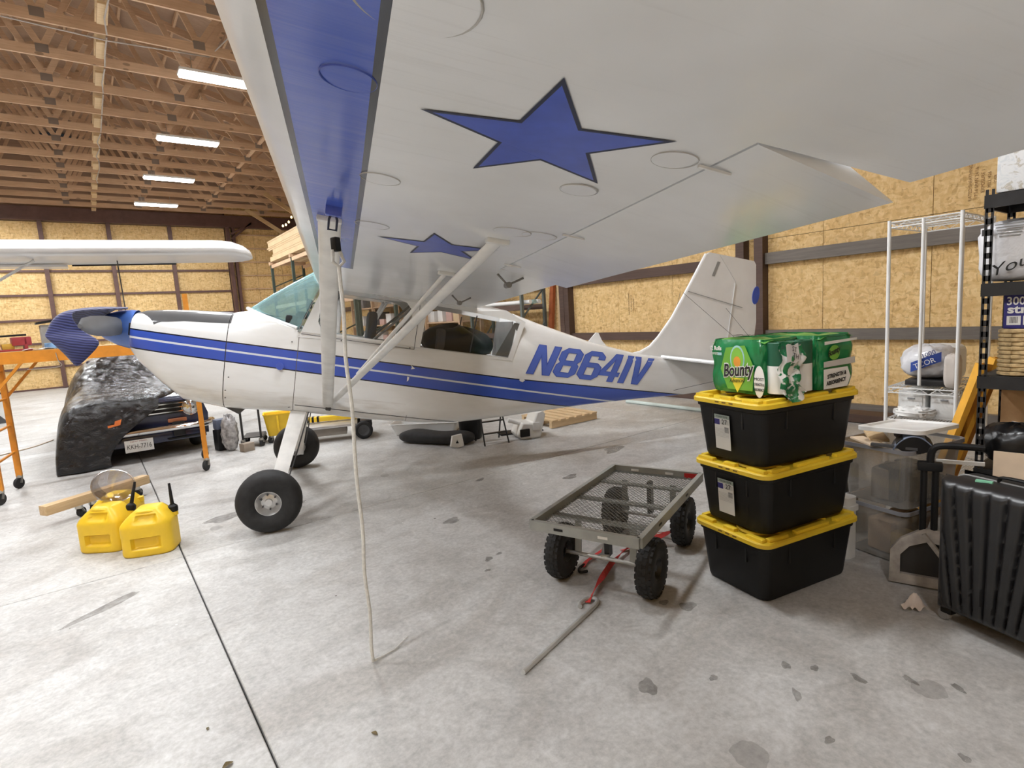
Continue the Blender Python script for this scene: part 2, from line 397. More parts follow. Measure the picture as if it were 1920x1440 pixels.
# floor: slabs with open saw-cut joints
fl = MB().box((( XL+XW)/2, (YF+YD)/2, -.16), (XW-XL+1, YD-YF+1, .2)).o('floor', M('joint_dirt', (.05, .045, .04), .9), None, 0)
fl['kind'] = 'structure'; fl['label'] = 'grey stained concrete hangar floor with saw-cut joints'
xs = [XL-.3, -5.74, .36, 6.46, XW+.3]; ys = [YF-.3, -1.51, 4.59, 10.69, 16.79, 22.89, YD+.3]
for i in range(len(xs)-1):
    for j in range(len(ys)-1):
        g = .0045
        MB().bbox(((xs[i]+xs[i+1])/2, (ys[j]+ys[j+1])/2, -.03), (xs[i+1]-xs[i]-2*g, ys[j+1]-ys[j]-2*g, .06), .004, 0, 1).o('floor_slab', CONC, fl, 30)
# stains with outlines of their own
STM = NX('oil_stain'); STM.base((.17, .155, .14)); STM.p(Roughness=.5)
_n = STM.noise(STM.pos(), 16, 4, .6)
STM.p(Alpha=STM.ramp(_n, [(.3, .2), (.7, .5)])); STM = STM.m
def stain(x, y, a, b, rz, k=24):
    P = []
    for i in range(k):
        t = 2*PI*i/k; r = 1+.14*math.sin(3*t+x*9)+.08*math.sin(5*t+y*7)+random.uniform(-.05, .05)
        u, v = a*r*math.cos(t), b*r*math.sin(t); P.append((x+u*math.cos(rz)-v*math.sin(rz), y+u*math.sin(rz)+v*math.cos(rz), .0012))
    MB().add(P, [tuple(range(k))]).o('stain', STM, fl, 0)
for q in [(a_, b_, c_*.75, d_*.75, e_) for a_, b_, c_, d_, e_ in [(2.12, 3.75, .10, .07, .4), (1.93, 2.96, .05, .03, .6), (2.03, 2.98, .035, .02, .2), (1.83, 2.83, .03, .02, 0), (4.6, 4.3, .24, .12, .4), (3.55, 3.9, .13, .07, .3),
          (-.12, 4.07, .30, .055, .55), (2.36, 1.72, .07, .05, 0), (2.30, 1.83, .04, .03, 0), (1.95, 1.30, .03, .02, 0), (2.25, 1.14, .035, .025, .8), (2.32, 1.05, .03, .02, .2),
          (2.10, 1.02, .05, .02, .7), (2.38, .90, .05, .022, 1.2), (2.52, .76, .045, .02, 1.2), (1.95, .83, .03, .02, 0), (2.60, .62, .04, .02, 1), (2.2, .50, .03, .02, 1), (1.7, 1.45, .07, .05, 1),
          (.75, 5.3, .22, .12, .3), (1.35, 5.2, .10, .05, 0), (.0, 6.6, .4, .08, .4), (2.9, 4.5, .08, .04, .4)]]: stain(*q)

# right wall ---------------------------------------------------------------------
wr = MB().box((XW+.16, (YF+YD)/2, 3.1), (.2, YD-YF, 6.6)).o('wall_right', BRN, None, 0); tag(wr, 'oriented strand board side wall with dark timber girts', None, None, 'structure')
pm = MB().box((0, 0, 0), (.02, 1.214, 2.434)).mesh('osb_panel', OSB, 0)
for k in range(25):
    for j in range(3):
        p = link('osb_panel', pm, wr); p.location = (XW+.012+random.uniform(0, .004), YF+.61+k*1.22, 1.22+j*2.44)
for z, hgt, m in ((.07, .14, BRN), (1.06, .14, BRN), (2.16, .16, BRN), (3.6, .16, BRN), (4.9, .16, BRN)):
    MB().box((XW-.045, 17.4, z), (.09, 16.0, hgt)).o('girt', m, wr, 0)
    MB().box((XW-.05, 6.55, z), (.10, 3.75, hgt)).o('girt', m, wr, 0)
    MB().box((XW-.045, -.35, z), (.09, 9.3, hgt)).o('girt', GRT, wr, 0)
for y in (4.37, 4.66, 8.48, 8.62, 13.2, 18, 22.5, -.3):
    MB().box((XW-.07, y, 3.1), (.16, .13, 6.2)).o('post', BRN, wr, 0)
MB().box((XW-.07, 8.74, 3.1), (.12, .06, 6.2)).o('post', LUMP, wr, 0)
MB().box((XW-.10, 8.50, 1.66), (.06, .07, .13)).o('switch_box', WPL, wr, 0)
MB().bar((XW-.13, 9.05, .9), (XW-.06, 8.88, 2.75), .11, .07).o('diagonal_brace', M('orange_brace', (.40, .11, .035), .6, 0, .2), wr, 0)
# mill stamps on the boards
for (y, z0, n) in ((1.98, 2.62, 5), (6.95, 1.55, 3), (6.9, 2.4, 1)):
    for k in range(n):
        text(['RATED SHEATHING', '7/16 SPAN 24/16', 'EXPOSURE 1', 'MILL 426', 'OSB'][k % 5], .045, M('stamp_ink', (.25, .13, .05), .8), wr, (XW+.0005, y-k*.055, z0+.1), (0, 0, 1), (0, 1, 0), 'mill_stamp', .0003)

# door wall -----------------------------------------------------------------------
XJ = 5.02
wb = MB().box(((XJ+XW)/2+.1, YD+.12, 3.1), (XW-XJ+.3, .2, 6.6)).o('wall_back', BRN, None, 0); tag(wb, 'far wall strip of strand board beside the big hangar door', None, None, 'structure')
pm = MB().box((0, 0, 0), (1.0, .02, .545)).mesh('osb_panel', OSBD, 0)
for i in range(3):
    for j in range(12):
        p = link('osb_panel', pm, wb); p.location = (XJ+.5+i*1.01, YD+.01, .28+j*.55)
for j in range(12): MB().box(((XJ+XW)/2, YD-.03, .02+j*.55), (XW-XJ, .07, .045)).o('nailer', LUM, wb, 0)
MB().box((XW/2, YD-.15, 6.0), (XW+10, .3, .46)).o('door_header', BSTL, wb, 0)
MB().box((XJ, YD-.12, 3), (.13, .28, 6)).o('door_jamb', BSTL, wb, 0)
MB().box((XJ+.22, YD-.10, 3), (.10, .24, 6)).o('door_jamb', BSTL, wb, 0)
for k in range(2): MB().bar((XJ+.1, YD-.3, 5.3+k*.2), (XJ+.9, YD-.3, 5.95), .08, .08).o('knee_brace', BSTL, wb, 0)
dr = MB().box((-1.6, YD+.1, 2.9), (13.2, .06, 5.8)).o('door_1', BRN, None, 0); tag(dr, 'wide hangar door of strand board panels in a brown steel grid', None, None, 'structure')
dx = [4.93-1.92*k for k in range(7)]; dz = [.02, .77, 1.60, 2.41, 3.26, 4.08, 4.92, 5.76]
for i in range(6):
    for j in range(7):
        MB().box(((dx[i]+dx[i+1])/2, YD+.02, (dz[j]+dz[j+1])/2), (1.92, .03, dz[j+1]-dz[j]-.004)).o('osb_panel', OSBD, dr, 0)
for i, x in enumerate(dx[1:], 1): MB().box((x, YD-.08, 2.9), (.13, .16, 5.75)).o('door_post', BSTL, dr, 0)
for z in dz[:-1]: MB().box((-.85, YD-.03, z+.0), (11.6, .07, .075)).o('door_rail', BSTL, dr, 0)
# unseen sides that close the room
tag(MB().box((XL-.1, (YF+YD)/2, 3.1), (.2, YD-YF, 6.6)).o('wall_left', OSB, None, 0), 'strand board wall on the far left side', None, None, 'structure')
tag(MB().box((0, YF-.1, 3.1), (XW-XL+.4, .2, 6.6)).o('wall_front', OSB, None, 0), 'strand board wall behind the viewer', None, None, 'structure')

# ceiling: sheathing on purlins over timber trusses --------------------------------------
RZ = 2.35
ce = MB()
for s in (-1, 1):
    ce.add([(0, YF-.2, ZT+.42+RZ), (0, YD+.3, ZT+.42+RZ), (s*9.8, YD+.3, ZT+.20), (s*9.8, YF-.2, ZT+.20)], [(0, 1, 2, 3)])
    ce.add([(0, YF-.2, ZT+.50+RZ), (0, YD+.3, ZT+.50+RZ), (s*9.8, YD+.3, ZT+.28), (s*9.8, YF-.2, ZT+.28)], [(0, 1, 2, 3)])
ce = ce.o('ceiling', DECK, None, 0); tag(ce, 'brown timber roof with open trusses and purlins', None, None, 'structure')
MB().box((-.6, YD+.1, 7.4), (18.6, .1, 2.6)).o('gable_end', DECK, ce, 0)
for s in (-1, 1):
    for k in range(9):
        f = (k+.5)/9
        MB().box((s*8.3*(1-f), (YF+YD)/2, ZT+.37+RZ*f-.02), (.045, YD-YF+.3, .09)).o('purlin', LUM, ce, 0)
def zr(x): return ZT+.30+RZ*(1-abs(x)/8.3)
bc = MB().box((0, 0, ZT+.075), (16.4, .042, .15)).mesh('bottom_chord', LUM, 0)
tc = [MB().bar((s*8.25, 0, zr(8.25)-.02), (0, 0, zr(0)-.02), .042, .15).mesh('top_chord', LUM, 0) for s in (-1, 1)]
bn = [-6.2, -4.1, -2.05, 0, 2.05, 4.1, 6.2]; tn = [-7.1, -5.2, -3.1, -1.1, 1.1, 3.1, 5.2, 7.1]
webs = []
for i, x in enumerate(bn):
    for t in (tn[i], tn[i+1]): webs.append(MB().bar((x, 0, ZT+.12), (t, 0, zr(t)-.05), .042, .09).mesh('web', LUM, 0))
gp = MB().box((0, 0, 0), (.17, .046, .13)).mesh('gusset_plate', M('galvanised_plate', (.25, .20, .165), .6, .2), 0)
for k in range(17):
    y = 4.5+1.24*k
    b = link('bottom_chord', bc, ce); b.location = (0, y, 0)
    for m in tc+webs: link(m.name.split('.')[0], m, b)
    for x in bn: q = link('gusset_plate', gp, b); q.location = (x, 0, ZT+.12)
MB().box((.74, 14.5, ZT+.165), (.14, 20.5, .04)).o('lateral_brace', LUMP, ce, 0)
for k in range(17):
    MB().box((.74, 4.5+1.24*k+.62, ZT+.02), (.13, .62, .035)).o('cleat', LUMP, ce, 0)
for x in (-4.1, 4.1): MB().box((x, 14.5, ZT+.165), (.09, 20.5, .04)).o('lateral_brace', LUM, ce, 0)
for k in range(6):
    MB().bar((XW-.15, 9.0+k*2.9, 4.6), (XW-2.6, 9.0+k*2.9, ZT+.05), .045, .14).o('knee_brace', LUMB, ce, 0)
random.seed(3)
for k in range(9):                                    # sagging wiring stapled under the chords
    y = 9.46+1.24*k
    MB().tube([(.80, y+.05, ZT-.01), (.78+random.uniform(-.05, .05), y+.6, ZT-.05), (.80, y+1.2, ZT-.01)], .012, 6).o('cable', M('grey_cable', (.45, .40, .36), .6), ce)
MB().tube([(-.6, 10.7, ZT-.02), (.8, 10.75, ZT-.06), (2.2, 10.8, ZT+.02), (2.6, 10.2, ZT+.35)], .012, 6).o('cable', M('grey_cable', (.45, .4, .36)), ce)

# ------------------------------------------------------------------ ceiling lights
EMI = NX('lamp_diffuser'); EMI.p(**{'Emission Color': (1, .98, .95, 1), 'Emission Strength': 26.0, 'Base Color': (.9, .9, .9, 1)}); EMI = EMI.m; EMI.cycles.emission_sampling = 'NONE'
lamp_mesh = None
def lamp(x, y, label):
    t = thing('ceiling_light', label, 'light', (x, y, ZT-.30), 0, 'rows of hanging strip lights')
    MB().bbox((0, 0, .035), (1.22, .30, .05), .012).o('housing', WEN, t)
    MB().bbox((0, 0, -.005), (1.18, .26, .04), .015).o('diffuser', EMI, t)
    for s in (-1, 1): MB().tube([(s*.4, 0, .06), (s*.4, 0, .30)], .006, 6).o('hanger', ZNC, t)
    ld = bpy.data.lights.new('lamp', 'AREA'); ld.shape = 'RECTANGLE'; ld.size = 1.18; ld.size_y = .26; ld.energy = LAMP_W; ld.color = (.945, .975, 1); ld.spread = PI
    lo = bpy.data.objects.new('lamp_light', ld); COL.objects.link(lo); lo.parent = t; lo.location = (0, 0, -.032)
ORD = ['nearest', 'second', 'third', 'farthest']
for k in range(8):
    y = 21.85-3.66*k
    if k < 6: lamp(2.33, y, ('lit white strip light hanging under the trusses, %s of the four in the row' % ['farthest', 'third', 'second', 'nearest'][k]) if k < 4 else 'strip light of the row over the airplane wing, %s from the hangar door' % ['', '', '', '', 'fifth', 'sixth', 'seventh', 'eighth'][k])
    lamp(-2.33, y+1.2, 'strip light cut by the frame edge just above the brown door header' if k == 0 else 'strip light of the row beyond the frame, %s from the hangar door' % ['', 'second', 'third', 'fourth', 'fifth', 'sixth', 'seventh', 'eighth'][k])
# ------------------------------------------------------------------ the parked airplane (x aft, y to its right wing, z up)
AZ, PT = rad(20.5), rad(11.0)
ct, st_ = math.cos(AZ), math.sin(AZ)
ax_ = Vector((ct*math.cos(PT), -st_*math.cos(PT), -math.sin(PT))); ay_ = Vector((st_, ct, 0)); az_ = Vector((ct*math.sin(PT), -st_*math.sin(PT), math.cos(PT)))
AO = Vector((1.394, 5.653, 0))
AM = Matrix(((ax_.x, ay_.x, az_.x, AO.x), (ax_.y, ay_.y, az_.y, AO.y), (ax_.z, ay_.z, az_.z, AO.z), (0, 0, 0, 1)))
AI = AM.inverted()
def ac2w(x, yl, z): return AM @ Vector((x, -yl, z))
PL = thing('airplane', 'white high-wing taildragger airplane with blue stripes, stars and registration letters', 'airplane')
PL.matrix_world = AM
ST = [(-1.36,.30,1.42,.20,3,.17,3),(-1.30,.335,1.40,.26,3,.215,3),(-1.12,.375,1.38,.40,3,.265,3),(-.95,.39,1.36,.51,3,.305,3),(-.6,.40,1.32,.515,3.4,.37,3.2),
(-.45,.40,1.32,.51,4,.415,3.2),(-.02,.39,1.32,.49,5,.70,5),(.7,.39,1.32,.51,6,.72,6),(1.2,.39,1.32,.50,6,.73,6),(1.58,.385,1.33,.475,6,.73,6),(2.0,.36,1.37,.435,6,.66,6),
(2.3,.325,1.40,.405,5,.57,4),(2.95,.24,1.45,.325,4,.395,4.2),(3.6,.155,1.5,.255,4,.275,4),(4.25,.08,1.56,.21,3,.22,4),(4.82,.03,1.6,.13,3,.15,3)]
def par(x):
    if x <= ST[0][0]: return ST[0][1:]
    for a, b in zip(ST, ST[1:]):
        if x <= b[0]:
            f = (x-a[0])/(b[0]-a[0]); return [p+(q-p)*f for p, q in zip(a[1:], b[1:])]
    return ST[-1][1:]
def surfY(x, z):
    w_, zc, hb, nb, ht, nt = par(x); h, n = (ht, nt) if z > zc else (hb, nb)
    return w_*max(0, 1-min(1, abs(z-zc)/h)**n)**(1/n)
SILL = 1.562
def ring(x, n=44, clamp=None, k=1.0):
    w_, zc, hb, nb, ht, nt = par(x); R = []
    for i in range(n):
        t = 2*PI*i/n; c, s = math.cos(t), math.sin(t); h, e = (ht, nt) if s >= 0 else (hb, nb)
        y = w_*k*math.copysign(abs(c)**(2/e), c); z = zc+h*k*math.copysign(abs(s)**(2/e), s)
        if clamp and z > clamp: z = clamp
        R.append((x, y, z))
    return R
MB().loft([ring(-1.368, k=.93)]+[ring(x) for x in (-1.36, -1.33, -1.30, -1.22, -1.12, -1.03, -.95, -.85, -.72, -.603)]).o('cowling', LIV, PL, 40)
body = [ring(x) for x in (-.599, -.52, -.45)]+[ring(-.36, clamp=1.70), ring(-.2, clamp=1.65), ring(-.03, clamp=1.60)]
body += [ring(x, clamp=SILL) for x in (.0, .35, .7, 1.2, 1.58, 1.85, 1.99)]+[ring(x) for x in (2.02, 2.3, 2.6, 2.95, 3.3, 3.6, 3.95, 4.25, 4.55, 4.82)]
MB().loft(body).o('fuselage', LIV, PL, 40)
# air inlets and chin
MB().bbox((-1.375, -.17, 1.44), (.03, .17, .11), .012).o('air_inlet', BLK, PL); MB().bbox((-1.375, .17, 1.44), (.03, .17, .11), .012).o('air_inlet', BLK, PL)
MB().add([(-.60, -.2, .82), (-.44, -.2, .82), (-.48, -.2, .765), (-.60, .2, .82), (-.44, .2, .82), (-.48, .2, .765)], [(0, 1, 2), (3, 5, 4), (0, 3, 4, 1), (1, 4, 5, 2), (2, 5, 3, 0)]).o('cooling_lip', DGR, PL)
MB().lathe([(.001, -.012), (.030, -.012), (.034, .012), (.001, .012)], (-.15, -.408, 1.262), (0, -1, 0), 20).o('vent_plug', BLU, PL)
# cabin sides with window openings
def sideto(sg):
    return lambda x, z, t: (x, sg*(par(min(max(x, -.02), 2.1))[0]+.003-t), z)
door_win = [(.18, 1.61), (.135, 1.70), (.145, 1.80), (.19, 1.91), (.26, 1.99), (.36, 2.018), (.82, 2.0), (.91, 1.975), (.965, 1.91), (.97, 1.80), (.95, 1.69), (.90, 1.62), (.80, 1.592)]
rear_win = [(1.075, 1.572), (1.11, 1.985), (1.5, 1.975), (2.06, 1.938), (1.975, 1.568)]
outl = [(-.02, 1.54), (.5, 1.54), (1.0, 1.54), (1.5, 1.54), (2.02, 1.54), (2.115, 1.945), (1.9, 2.035), (1.6, 2.06), (1.0, 2.06), (.5, 2.06), (.17, 2.08)]
for sg in (-1, 1):
    MB().plate(outl, [door_win, rear_win], sideto(sg), .018).o('cabin_side', WPAINT, PL, 0)
    MB().plate(door_win, [], lambda x, z, t, f=sideto(sg): f(x, z, t+.007), .003).o('door_window', CLRS, PL, 0)
    rw = MB().plate(rear_win, [], lambda x, z, t, f=sideto(sg): f(x, z, t+.007), .003).o('rear_window', CLRS, PL, 0)
    f = sideto(sg)
    # door outline and sill strips, hinges
    b = MB()
    for a, c in (((.0, 1.572), (1.02, 1.545)), ((1.02, 1.545), (1.035, 2.03)), ((.17, 2.045), (1.035, 2.03))):
        b.bar(f(*a, -.001), f(*c, -.001), .004, .005, (0, 1, 0))
    b.o('door_gap', NAV, PL, 0)
    MB().bar(f(.0, 1.592, -.002), f(1.0, 1.566, -.002), .004, .012, (0, 1, 0)).o('door_sill', SPAINT, PL, 0)
    MB().bar(f(-.03, 1.585, -.003), f(.155, 2.09, -.003), .004, .045, (0, 1, 0)).o('windshield_pillar', GRY if sg < 0 else GRY, PL, 0)
    rv = MB()
    for k in range(9): q = Vector(f(-.03+.185*(k+.5)/9, 1.585+.505*(k+.5)/9, -.006)); rv.cyl(q, q+Vector((0, sg*.004, 0)), .0045, 8)
    for x, z in ((-.07, 1.49), (-.56, 1.12), (-.58, 1.0), (-.58, .93), (.35, 1.55), (.75, 1.553), (.98, 1.555)): q = Vector((x, sg*(surfY(x, z)+.001), z)); rv.cyl(q, q+Vector((0, sg*.004, 0)), .006, 8)
    rv.o('rivet', DGR, PL)
    MB().tube([f(1.57, 1.58, .012), f(1.60, 1.945, .012)], .006, 8).o('window_tube', DGR, PL)
    MB().bar(f(.04, 1.595, .03), f(.32, 2.06, .03), .02, .02).o('cabin_tube', GRY, PL, 0)
MB().plate([(1.84, 1.575), (1.975, 1.575), (2.055, 1.925), (2.0, 1.925)], [], lambda x, z, t: (x, -.345+t, z), .004).o('interior_trim', M('grey_trim_cloth', (.16, .155, .15), .9), PL, 0)
MB().box((1.988, 0, 1.752), (.006, .66, .37)).o('rear_bulkhead', M('grey_trim_cloth', (.16, .155, .15), .9), PL, 0)
# windshield
def ws(u, v):
    a = 2*u-1; aa = abs(a)
    B = Vector((-.50+.475*aa**2.2, .388*a, 1.738-.125*aa**2)); T = Vector((.035+.115*aa**2, .388*a, 2.165-.085*aa**2))
    return B.lerp(T, v)+Vector((-.5, 0, .35))*.02*math.sin(PI*v)*(1-.4*aa)
MB().grid(ws, 24, 10).o('windshield', CLRW, PL)
MB().tube([ws(u/24, 0)+Vector((-.012, 0, .004)) for u in range(25)], .016, 8).o('windshield_rim', WPAINT, PL)
MB().tube([ws(.5, v/6)+Vector((.012, 0, -.01)) for v in range(7)], .012, 8).o('windshield_brace', WPAINT, PL)
# cabin interior
MB().bbox((-.10, 0, 1.63), (.10, .70, .20), .03).o('instrument_panel', BLK, PL)
MB().grid(lambda u, v: Vector((-.40+.34*v, (u-.5)*.72*(.62+.38*v), 1.712-.02*v)), 8, 4).o('glare_shield', BLK, PL)
for x, hh in ((.62, .30), (1.30, .22)):
    MB().bbox((x, 0, 1.56+hh/2), (.09, .44, hh), .04).o('seat_back', M('seat_cloth', (.10, .10, .11), .9), PL)
for y in (-.20, .20):
    MB().cyl((.12, y, 1.56), (.30, y, 2.02), .014, 8).o('cabin_tube', GRY, PL)
    MB().cyl((1.05, y*1.6, 2.02), (.62, y*1.6, 1.57), .012, 8).o('cabin_tube', GRY, PL)
MB().bbox((.02, .05, 1.86), (.05, .16, .09), .01).o('sun_visor', DGR, PL)
MB().bbox((-.02, -.18, 1.74), (.09, .07, .07), .02).o('headset', BLK, PL); MB().bbox((-.05, .0, 1.73), (.08, .06, .06), .02).o('headset', BLK, PL)
# wing ------------------------------------------------------------------------------
LO = [(1, .004), (.75, .002), (.5, -.001), (.2, -.003), (.08, 0), (.03, .006), (.01, .018), (0, .036)]
UP = [(.01, .056), (.05, .083), (.15, .112), (.3, .12), (.5, .105), (.7, .07), (.9, .027), (1, .008)]
LE, CH, ZW, DI = .085, 1.50, 2.0, .0384
XH = 1.15
def ip(T, c):
    T = sorted(T)
    for a, b in zip(T, T[1:]):
        if c <= b[0]: return a[1]+(b[1]-a[1])*(c-a[0])/max(1e-6, b[0]-a[0])
    return T[-1][1]
def wsec(y, c0=0.0, c1=1.0, le=LE, ch=CH, th=1.0, dz=0.0):
    cs = [(c, z) for c, z in LO if c0 < c < c1]; cu = [(c, z) for c, z in UP if c0 < c < c1]
    if c1 < 1 or c0 > 0:
        a = [(c1, ip(LO, c1))] if c1 < 1 else [LO[0]]; b = [(c1, ip(UP, c1))] if c1 < 1 else [UP[-1]]
        pts = a+[q for q in cs if q != LO[0]]+[q for q in cu if q != UP[-1]]+b
    else: pts = LO+UP
    return [(le+c*ch, y, ZW+DI*abs(y)+(z*th)*CH+dz) for c, z in pts]
ch_ = (XH-LE)/CH; YA, YB = 2.75, 4.76
for sg, nm in ((-1, 'wing'), (1, 'wing')):
    b = MB()
    b.loft([wsec(sg*y) for y in ((0, .4, 1.2, 2.0, YA) if sg < 0 else (0, .4, 1.2, 2.0, YA))])
    b.loft([wsec(sg*y, c1=ch_) for y in (YA, 3.3, 3.8, 4.3, YB)])
    tip = [wsec(sg*YB), wsec(sg*5.05)]
    for f in (.3, .6, .85, 1.0):
        s_ = math.sqrt(max(0, 1-f*f)); tip.append(wsec(sg*(5.05+.33*f), le=LE+CH*.42*(1-s_), ch=CH*(.08+.92*s_) if f < 1 else CH*.25, th=.15+.85*s_, dz=.03*f))
    b.loft(tip)
    wg = b.o('wing', WNG, PL, 30)
    # aileron, drooped
    de = rad(7.5 if sg < 0 else -7.5); A = MB(); rings = []
    for y in (YA+.012, 3.5, 4.2, YB-.012):
        sec = [(XH+.012, ip(LO, ch_)*CH+.004), (LE+CH*.98, .006*CH), (LE+CH*.985, .012), (XH+.20, ip(UP, ch_+.13)*CH), (XH+.05, ip(UP, ch_)*CH-.004), (XH+.008, ip(UP, ch_)*CH*.55)]
        R = []
        for x, z in sec:
            dx_, dz_ = x-XH, z-.01
            R.append((XH+dx_*math.cos(de)+dz_*math.sin(de), sg*y, ZW+DI*y+.01-dx_*math.sin(de)+dz_*math.cos(de)))
        rings.append(R)
    ai = A.loft(rings).o('aileron', WNG, wg, 30)
    # hinges and brackets
    for y in (2.95, 3.75, 4.6): MB().bar((XH-.03, sg*y, ZW+DI*y-.004), (XH+.06, sg*y, ZW+DI*y-.006), .008, .006).o('hinge', SPAINT, wg, 0)
    for y in (1.2, 2.6):
        q = MB(); q.tube([(1.18, sg*y, ZW+DI*y), (1.25, sg*y, ZW+DI*y-.055), (1.34, sg*y, ZW+DI*y)], .007, 8); q.cyl((1.25, sg*(y-.03), ZW+DI*y-.055), (1.25, sg*(y+.03), ZW+DI*y-.055), .018, 10); q.o('bracket', M('bracket_grey', (.20, .19, .18), .5), wg)
    # inspection covers
    for x, y, r in ((.32, 4.60, .055), (.41, 4.91, .10), (.42, 4.0, .06), (.96, 4.26, .055), (.43, 3.34, .07), (.95, 3.64, .075), (1.06, 3.65, .07), (1.06, 4.59, .055)):
        zc = ZW+DI*y+ip(LO, (x-LE)/CH)*CH
        MB().lathe([(r*.975, 0), (r, -.002), (r*1.02, .001)], (x, sg*y, zc-.0008), (0, 0, 1), 32).o('inspection_ring', M('grey_ring', (.45, .44, .42), .4) if x > .4 else BLU, wg)
    zc = ZW+DI*4.26; MB().lathe([(.001, -.0035), (.050, -.0035), (.052, .001)], (.96, sg*4.26, zc), (0, 0, 1), 28).o('inspection_cover', WPAINT, wg)
    # lift struts
    MB().tube([(.29, sg*.395, .93), (.26, sg*3.32, 2.125)], .047, 16, True, .34, (0, 0, 1)).o('lift_strut', SPAINT, PL)
    MB().tube([(.335, sg*.41, .985), (.94, sg*3.46, 2.13)], .031, 16, True, .5, (0, 0, 1)).o('lift_strut', SPAINT, PL)
    MB().tube([(.92, sg*2.37, 2.09), (.50, sg*1.25, 1.33)], .016, 12, True, .6).o('jury_strut', SPAINT, PL)
    for q in ((.26, 3.32), (.94, 3.46), (.92, 2.37)): MB().bbox((q[0], sg*q[1], ZW+DI*q[1]-.008), (.10, .05, .025), .008).o('strut_fitting', SPAINT, PL)
    MB().bbox((.295, sg*.40, .915), (.05, .05, .04), .01).o('strut_fitting', DGR, PL)
    # tie-down ring
    MB().tube([(.28, sg*3.50, 2.135), (.265, sg*3.50, 2.09), (.265, sg*3.48, 2.055), (.295, sg*3.48, 2.055), (.295, sg*3.50, 2.09), (.28, sg*3.50, 2.135)], .005, 8).o('tie_ring', NAV, PL)
    MB().bbox((.28, sg*3.52, 2.125), (.06, .035, .05), .006).o('tie_bracket', BLU, PL)
def decal(name, outer, holes, to3, m_in, m_out, inset, parent, cuts=0):
    bm = bmesh.new(); loops = [outer]+list(holes); flat = [p for L in loops for p in L]
    vs = [bm.verts.new((a, b_, 0)) for a, b_ in flat]
    for t in tessellate_polygon([[Vector((a, b_, 0)) for a, b_ in L] for L in loops]):
        try: bm.faces.new([vs[i] for i in t])
        except ValueError: pass
    bmesh.ops.recalc_face_normals(bm, faces=bm.faces[:])
    r = bmesh.ops.inset_region(bm, faces=bm.faces[:], thickness=inset, use_even_offset=True, use_boundary=True)
    for f in r['faces']: f.material_index = 1
    if cuts: bmesh.ops.subdivide_edges(bm, edges=bm.edges[:], cuts=cuts, use_grid_fill=True)
    for v in bm.verts: v.co = Vector(to3(v.co.x, v.co.y))
    m = bpy.data.meshes.new(name); bm.to_mesh(m); bm.free(); m.materials.append(m_in); m.materials.append(m_out)
    return link(name, m, parent)
for cx, cy in ((.757, 4.53), (.752, 3.11)):
    P = []
    for k in range(10):
        a = rad(104+36*k); r = .292 if k % 2 == 0 else .115
        P.append((cx+r*math.cos(a), cy+r*math.sin(a)))
    decal('star', P, [], lambda x, y: (x, -y, ZW+DI*y+ip(LO, (x-LE)/CH)*CH-.0025), BLU, NAV, .009, PL)
# registration
W_, t_, c_ = .62, .2, .15
GL = {'N': ([(0, 0), (t_, 0), (t_, .58), (W_-t_, 0), (W_, 0), (W_, 1), (W_-t_, 1), (W_-t_, .42), (t_, 1), (0, 1)], []),
 '8': ([(c_, 0), (W_-c_, 0), (W_, c_), (W_, .41), (W_-.07, .5), (W_, .59), (W_, 1-c_), (W_-c_, 1), (c_, 1), (0, 1-c_), (0, .59), (.07, .5), (0, .41), (0, c_)], [[(t_, .17), (W_-t_, .17), (W_-t_, .41), (t_, .41)], [(t_, .58), (W_-t_, .58), (W_-t_, .83), (t_, .83)]]),
 '6': ([(c_, 0), (W_-c_, 0), (W_, c_), (W_, .47), (W_-c_, .60), (t_, .60), (t_, .83), (W_-t_, .83), (W_-t_, .72), (W_, .72), (W_, 1-c_), (W_-c_, 1), (c_, 1), (0, 1-c_), (0, c_)], [[(t_, .17), (W_-t_, .17), (W_-t_, .43), (t_, .43)]]),
 '4': ([(W_-.30, 0), (W_-.10, 0), (W_-.10, .2), (W_, .2), (W_, .36), (W_-.10, .36), (W_-.10, 1), (W_-.34, 1), (0, .38), (0, .2), (W_-.30, .2)], [[(W_-.30, .36), (W_-.30, .74), (.17, .36)]]),
 '1': ([(0, 0), (.21, 0), (.21, 1), (0, 1)], []),
 'V': ([(W_/2-.11, 0), (W_/2+.11, 0), (W_, 1), (W_-t_, 1), (W_/2, .36), (t_, 1), (0, 1)], [])}
RX = {0: (2.185, .275), 1: (2.475, .275), 2: (2.765, .27), 3: (3.035, .26), 4: (3.315, .085), 5: (3.415, .265)}
for sg in (-1, 1):
    for k, chh in enumerate('N8641V'):
        x0, wd = RX[k]; pw = .21 if chh == '1' else W_
        if sg > 0: continue
        def to3(u, v, x0=x0, wd=wd, pw=pw):
            z = 1.425+v*.317; x = x0+u/pw*wd+v*.118
            return (x, -(surfY(x, z)+.0035), z)
        o, h = GL[chh]; decal('registration_letter', o, h, to3, BLUL, BLU, .022, PL, 3)
for pts in ([(1.005, 1.395), (1.05, 1.362), (1.012, 1.352), (1.018, 1.375)], [(.985, 1.28), (1.004, 1.275), (1.0, 1.245), (.985, 1.23)], [(2.13, 1.372), (2.16, 1.378), (2.19, 1.355), (2.165, 1.335), (2.14, 1.34), (2.125, 1.352)]):
    decal('paint_chip', pts, [], lambda x, z: (x, -(surfY(x, z)+.0025), z), WPAINT, WPAINT, .001, PL)
for sg in (-1, 1):
    MB().tube([(x, sg*(surfY(x, z)+.0008), z) for x, z in [(i*.1, .915-.0335*i*.1) for i in range(17)]], .0035, 6).o('lower_seam', DGR, PL)
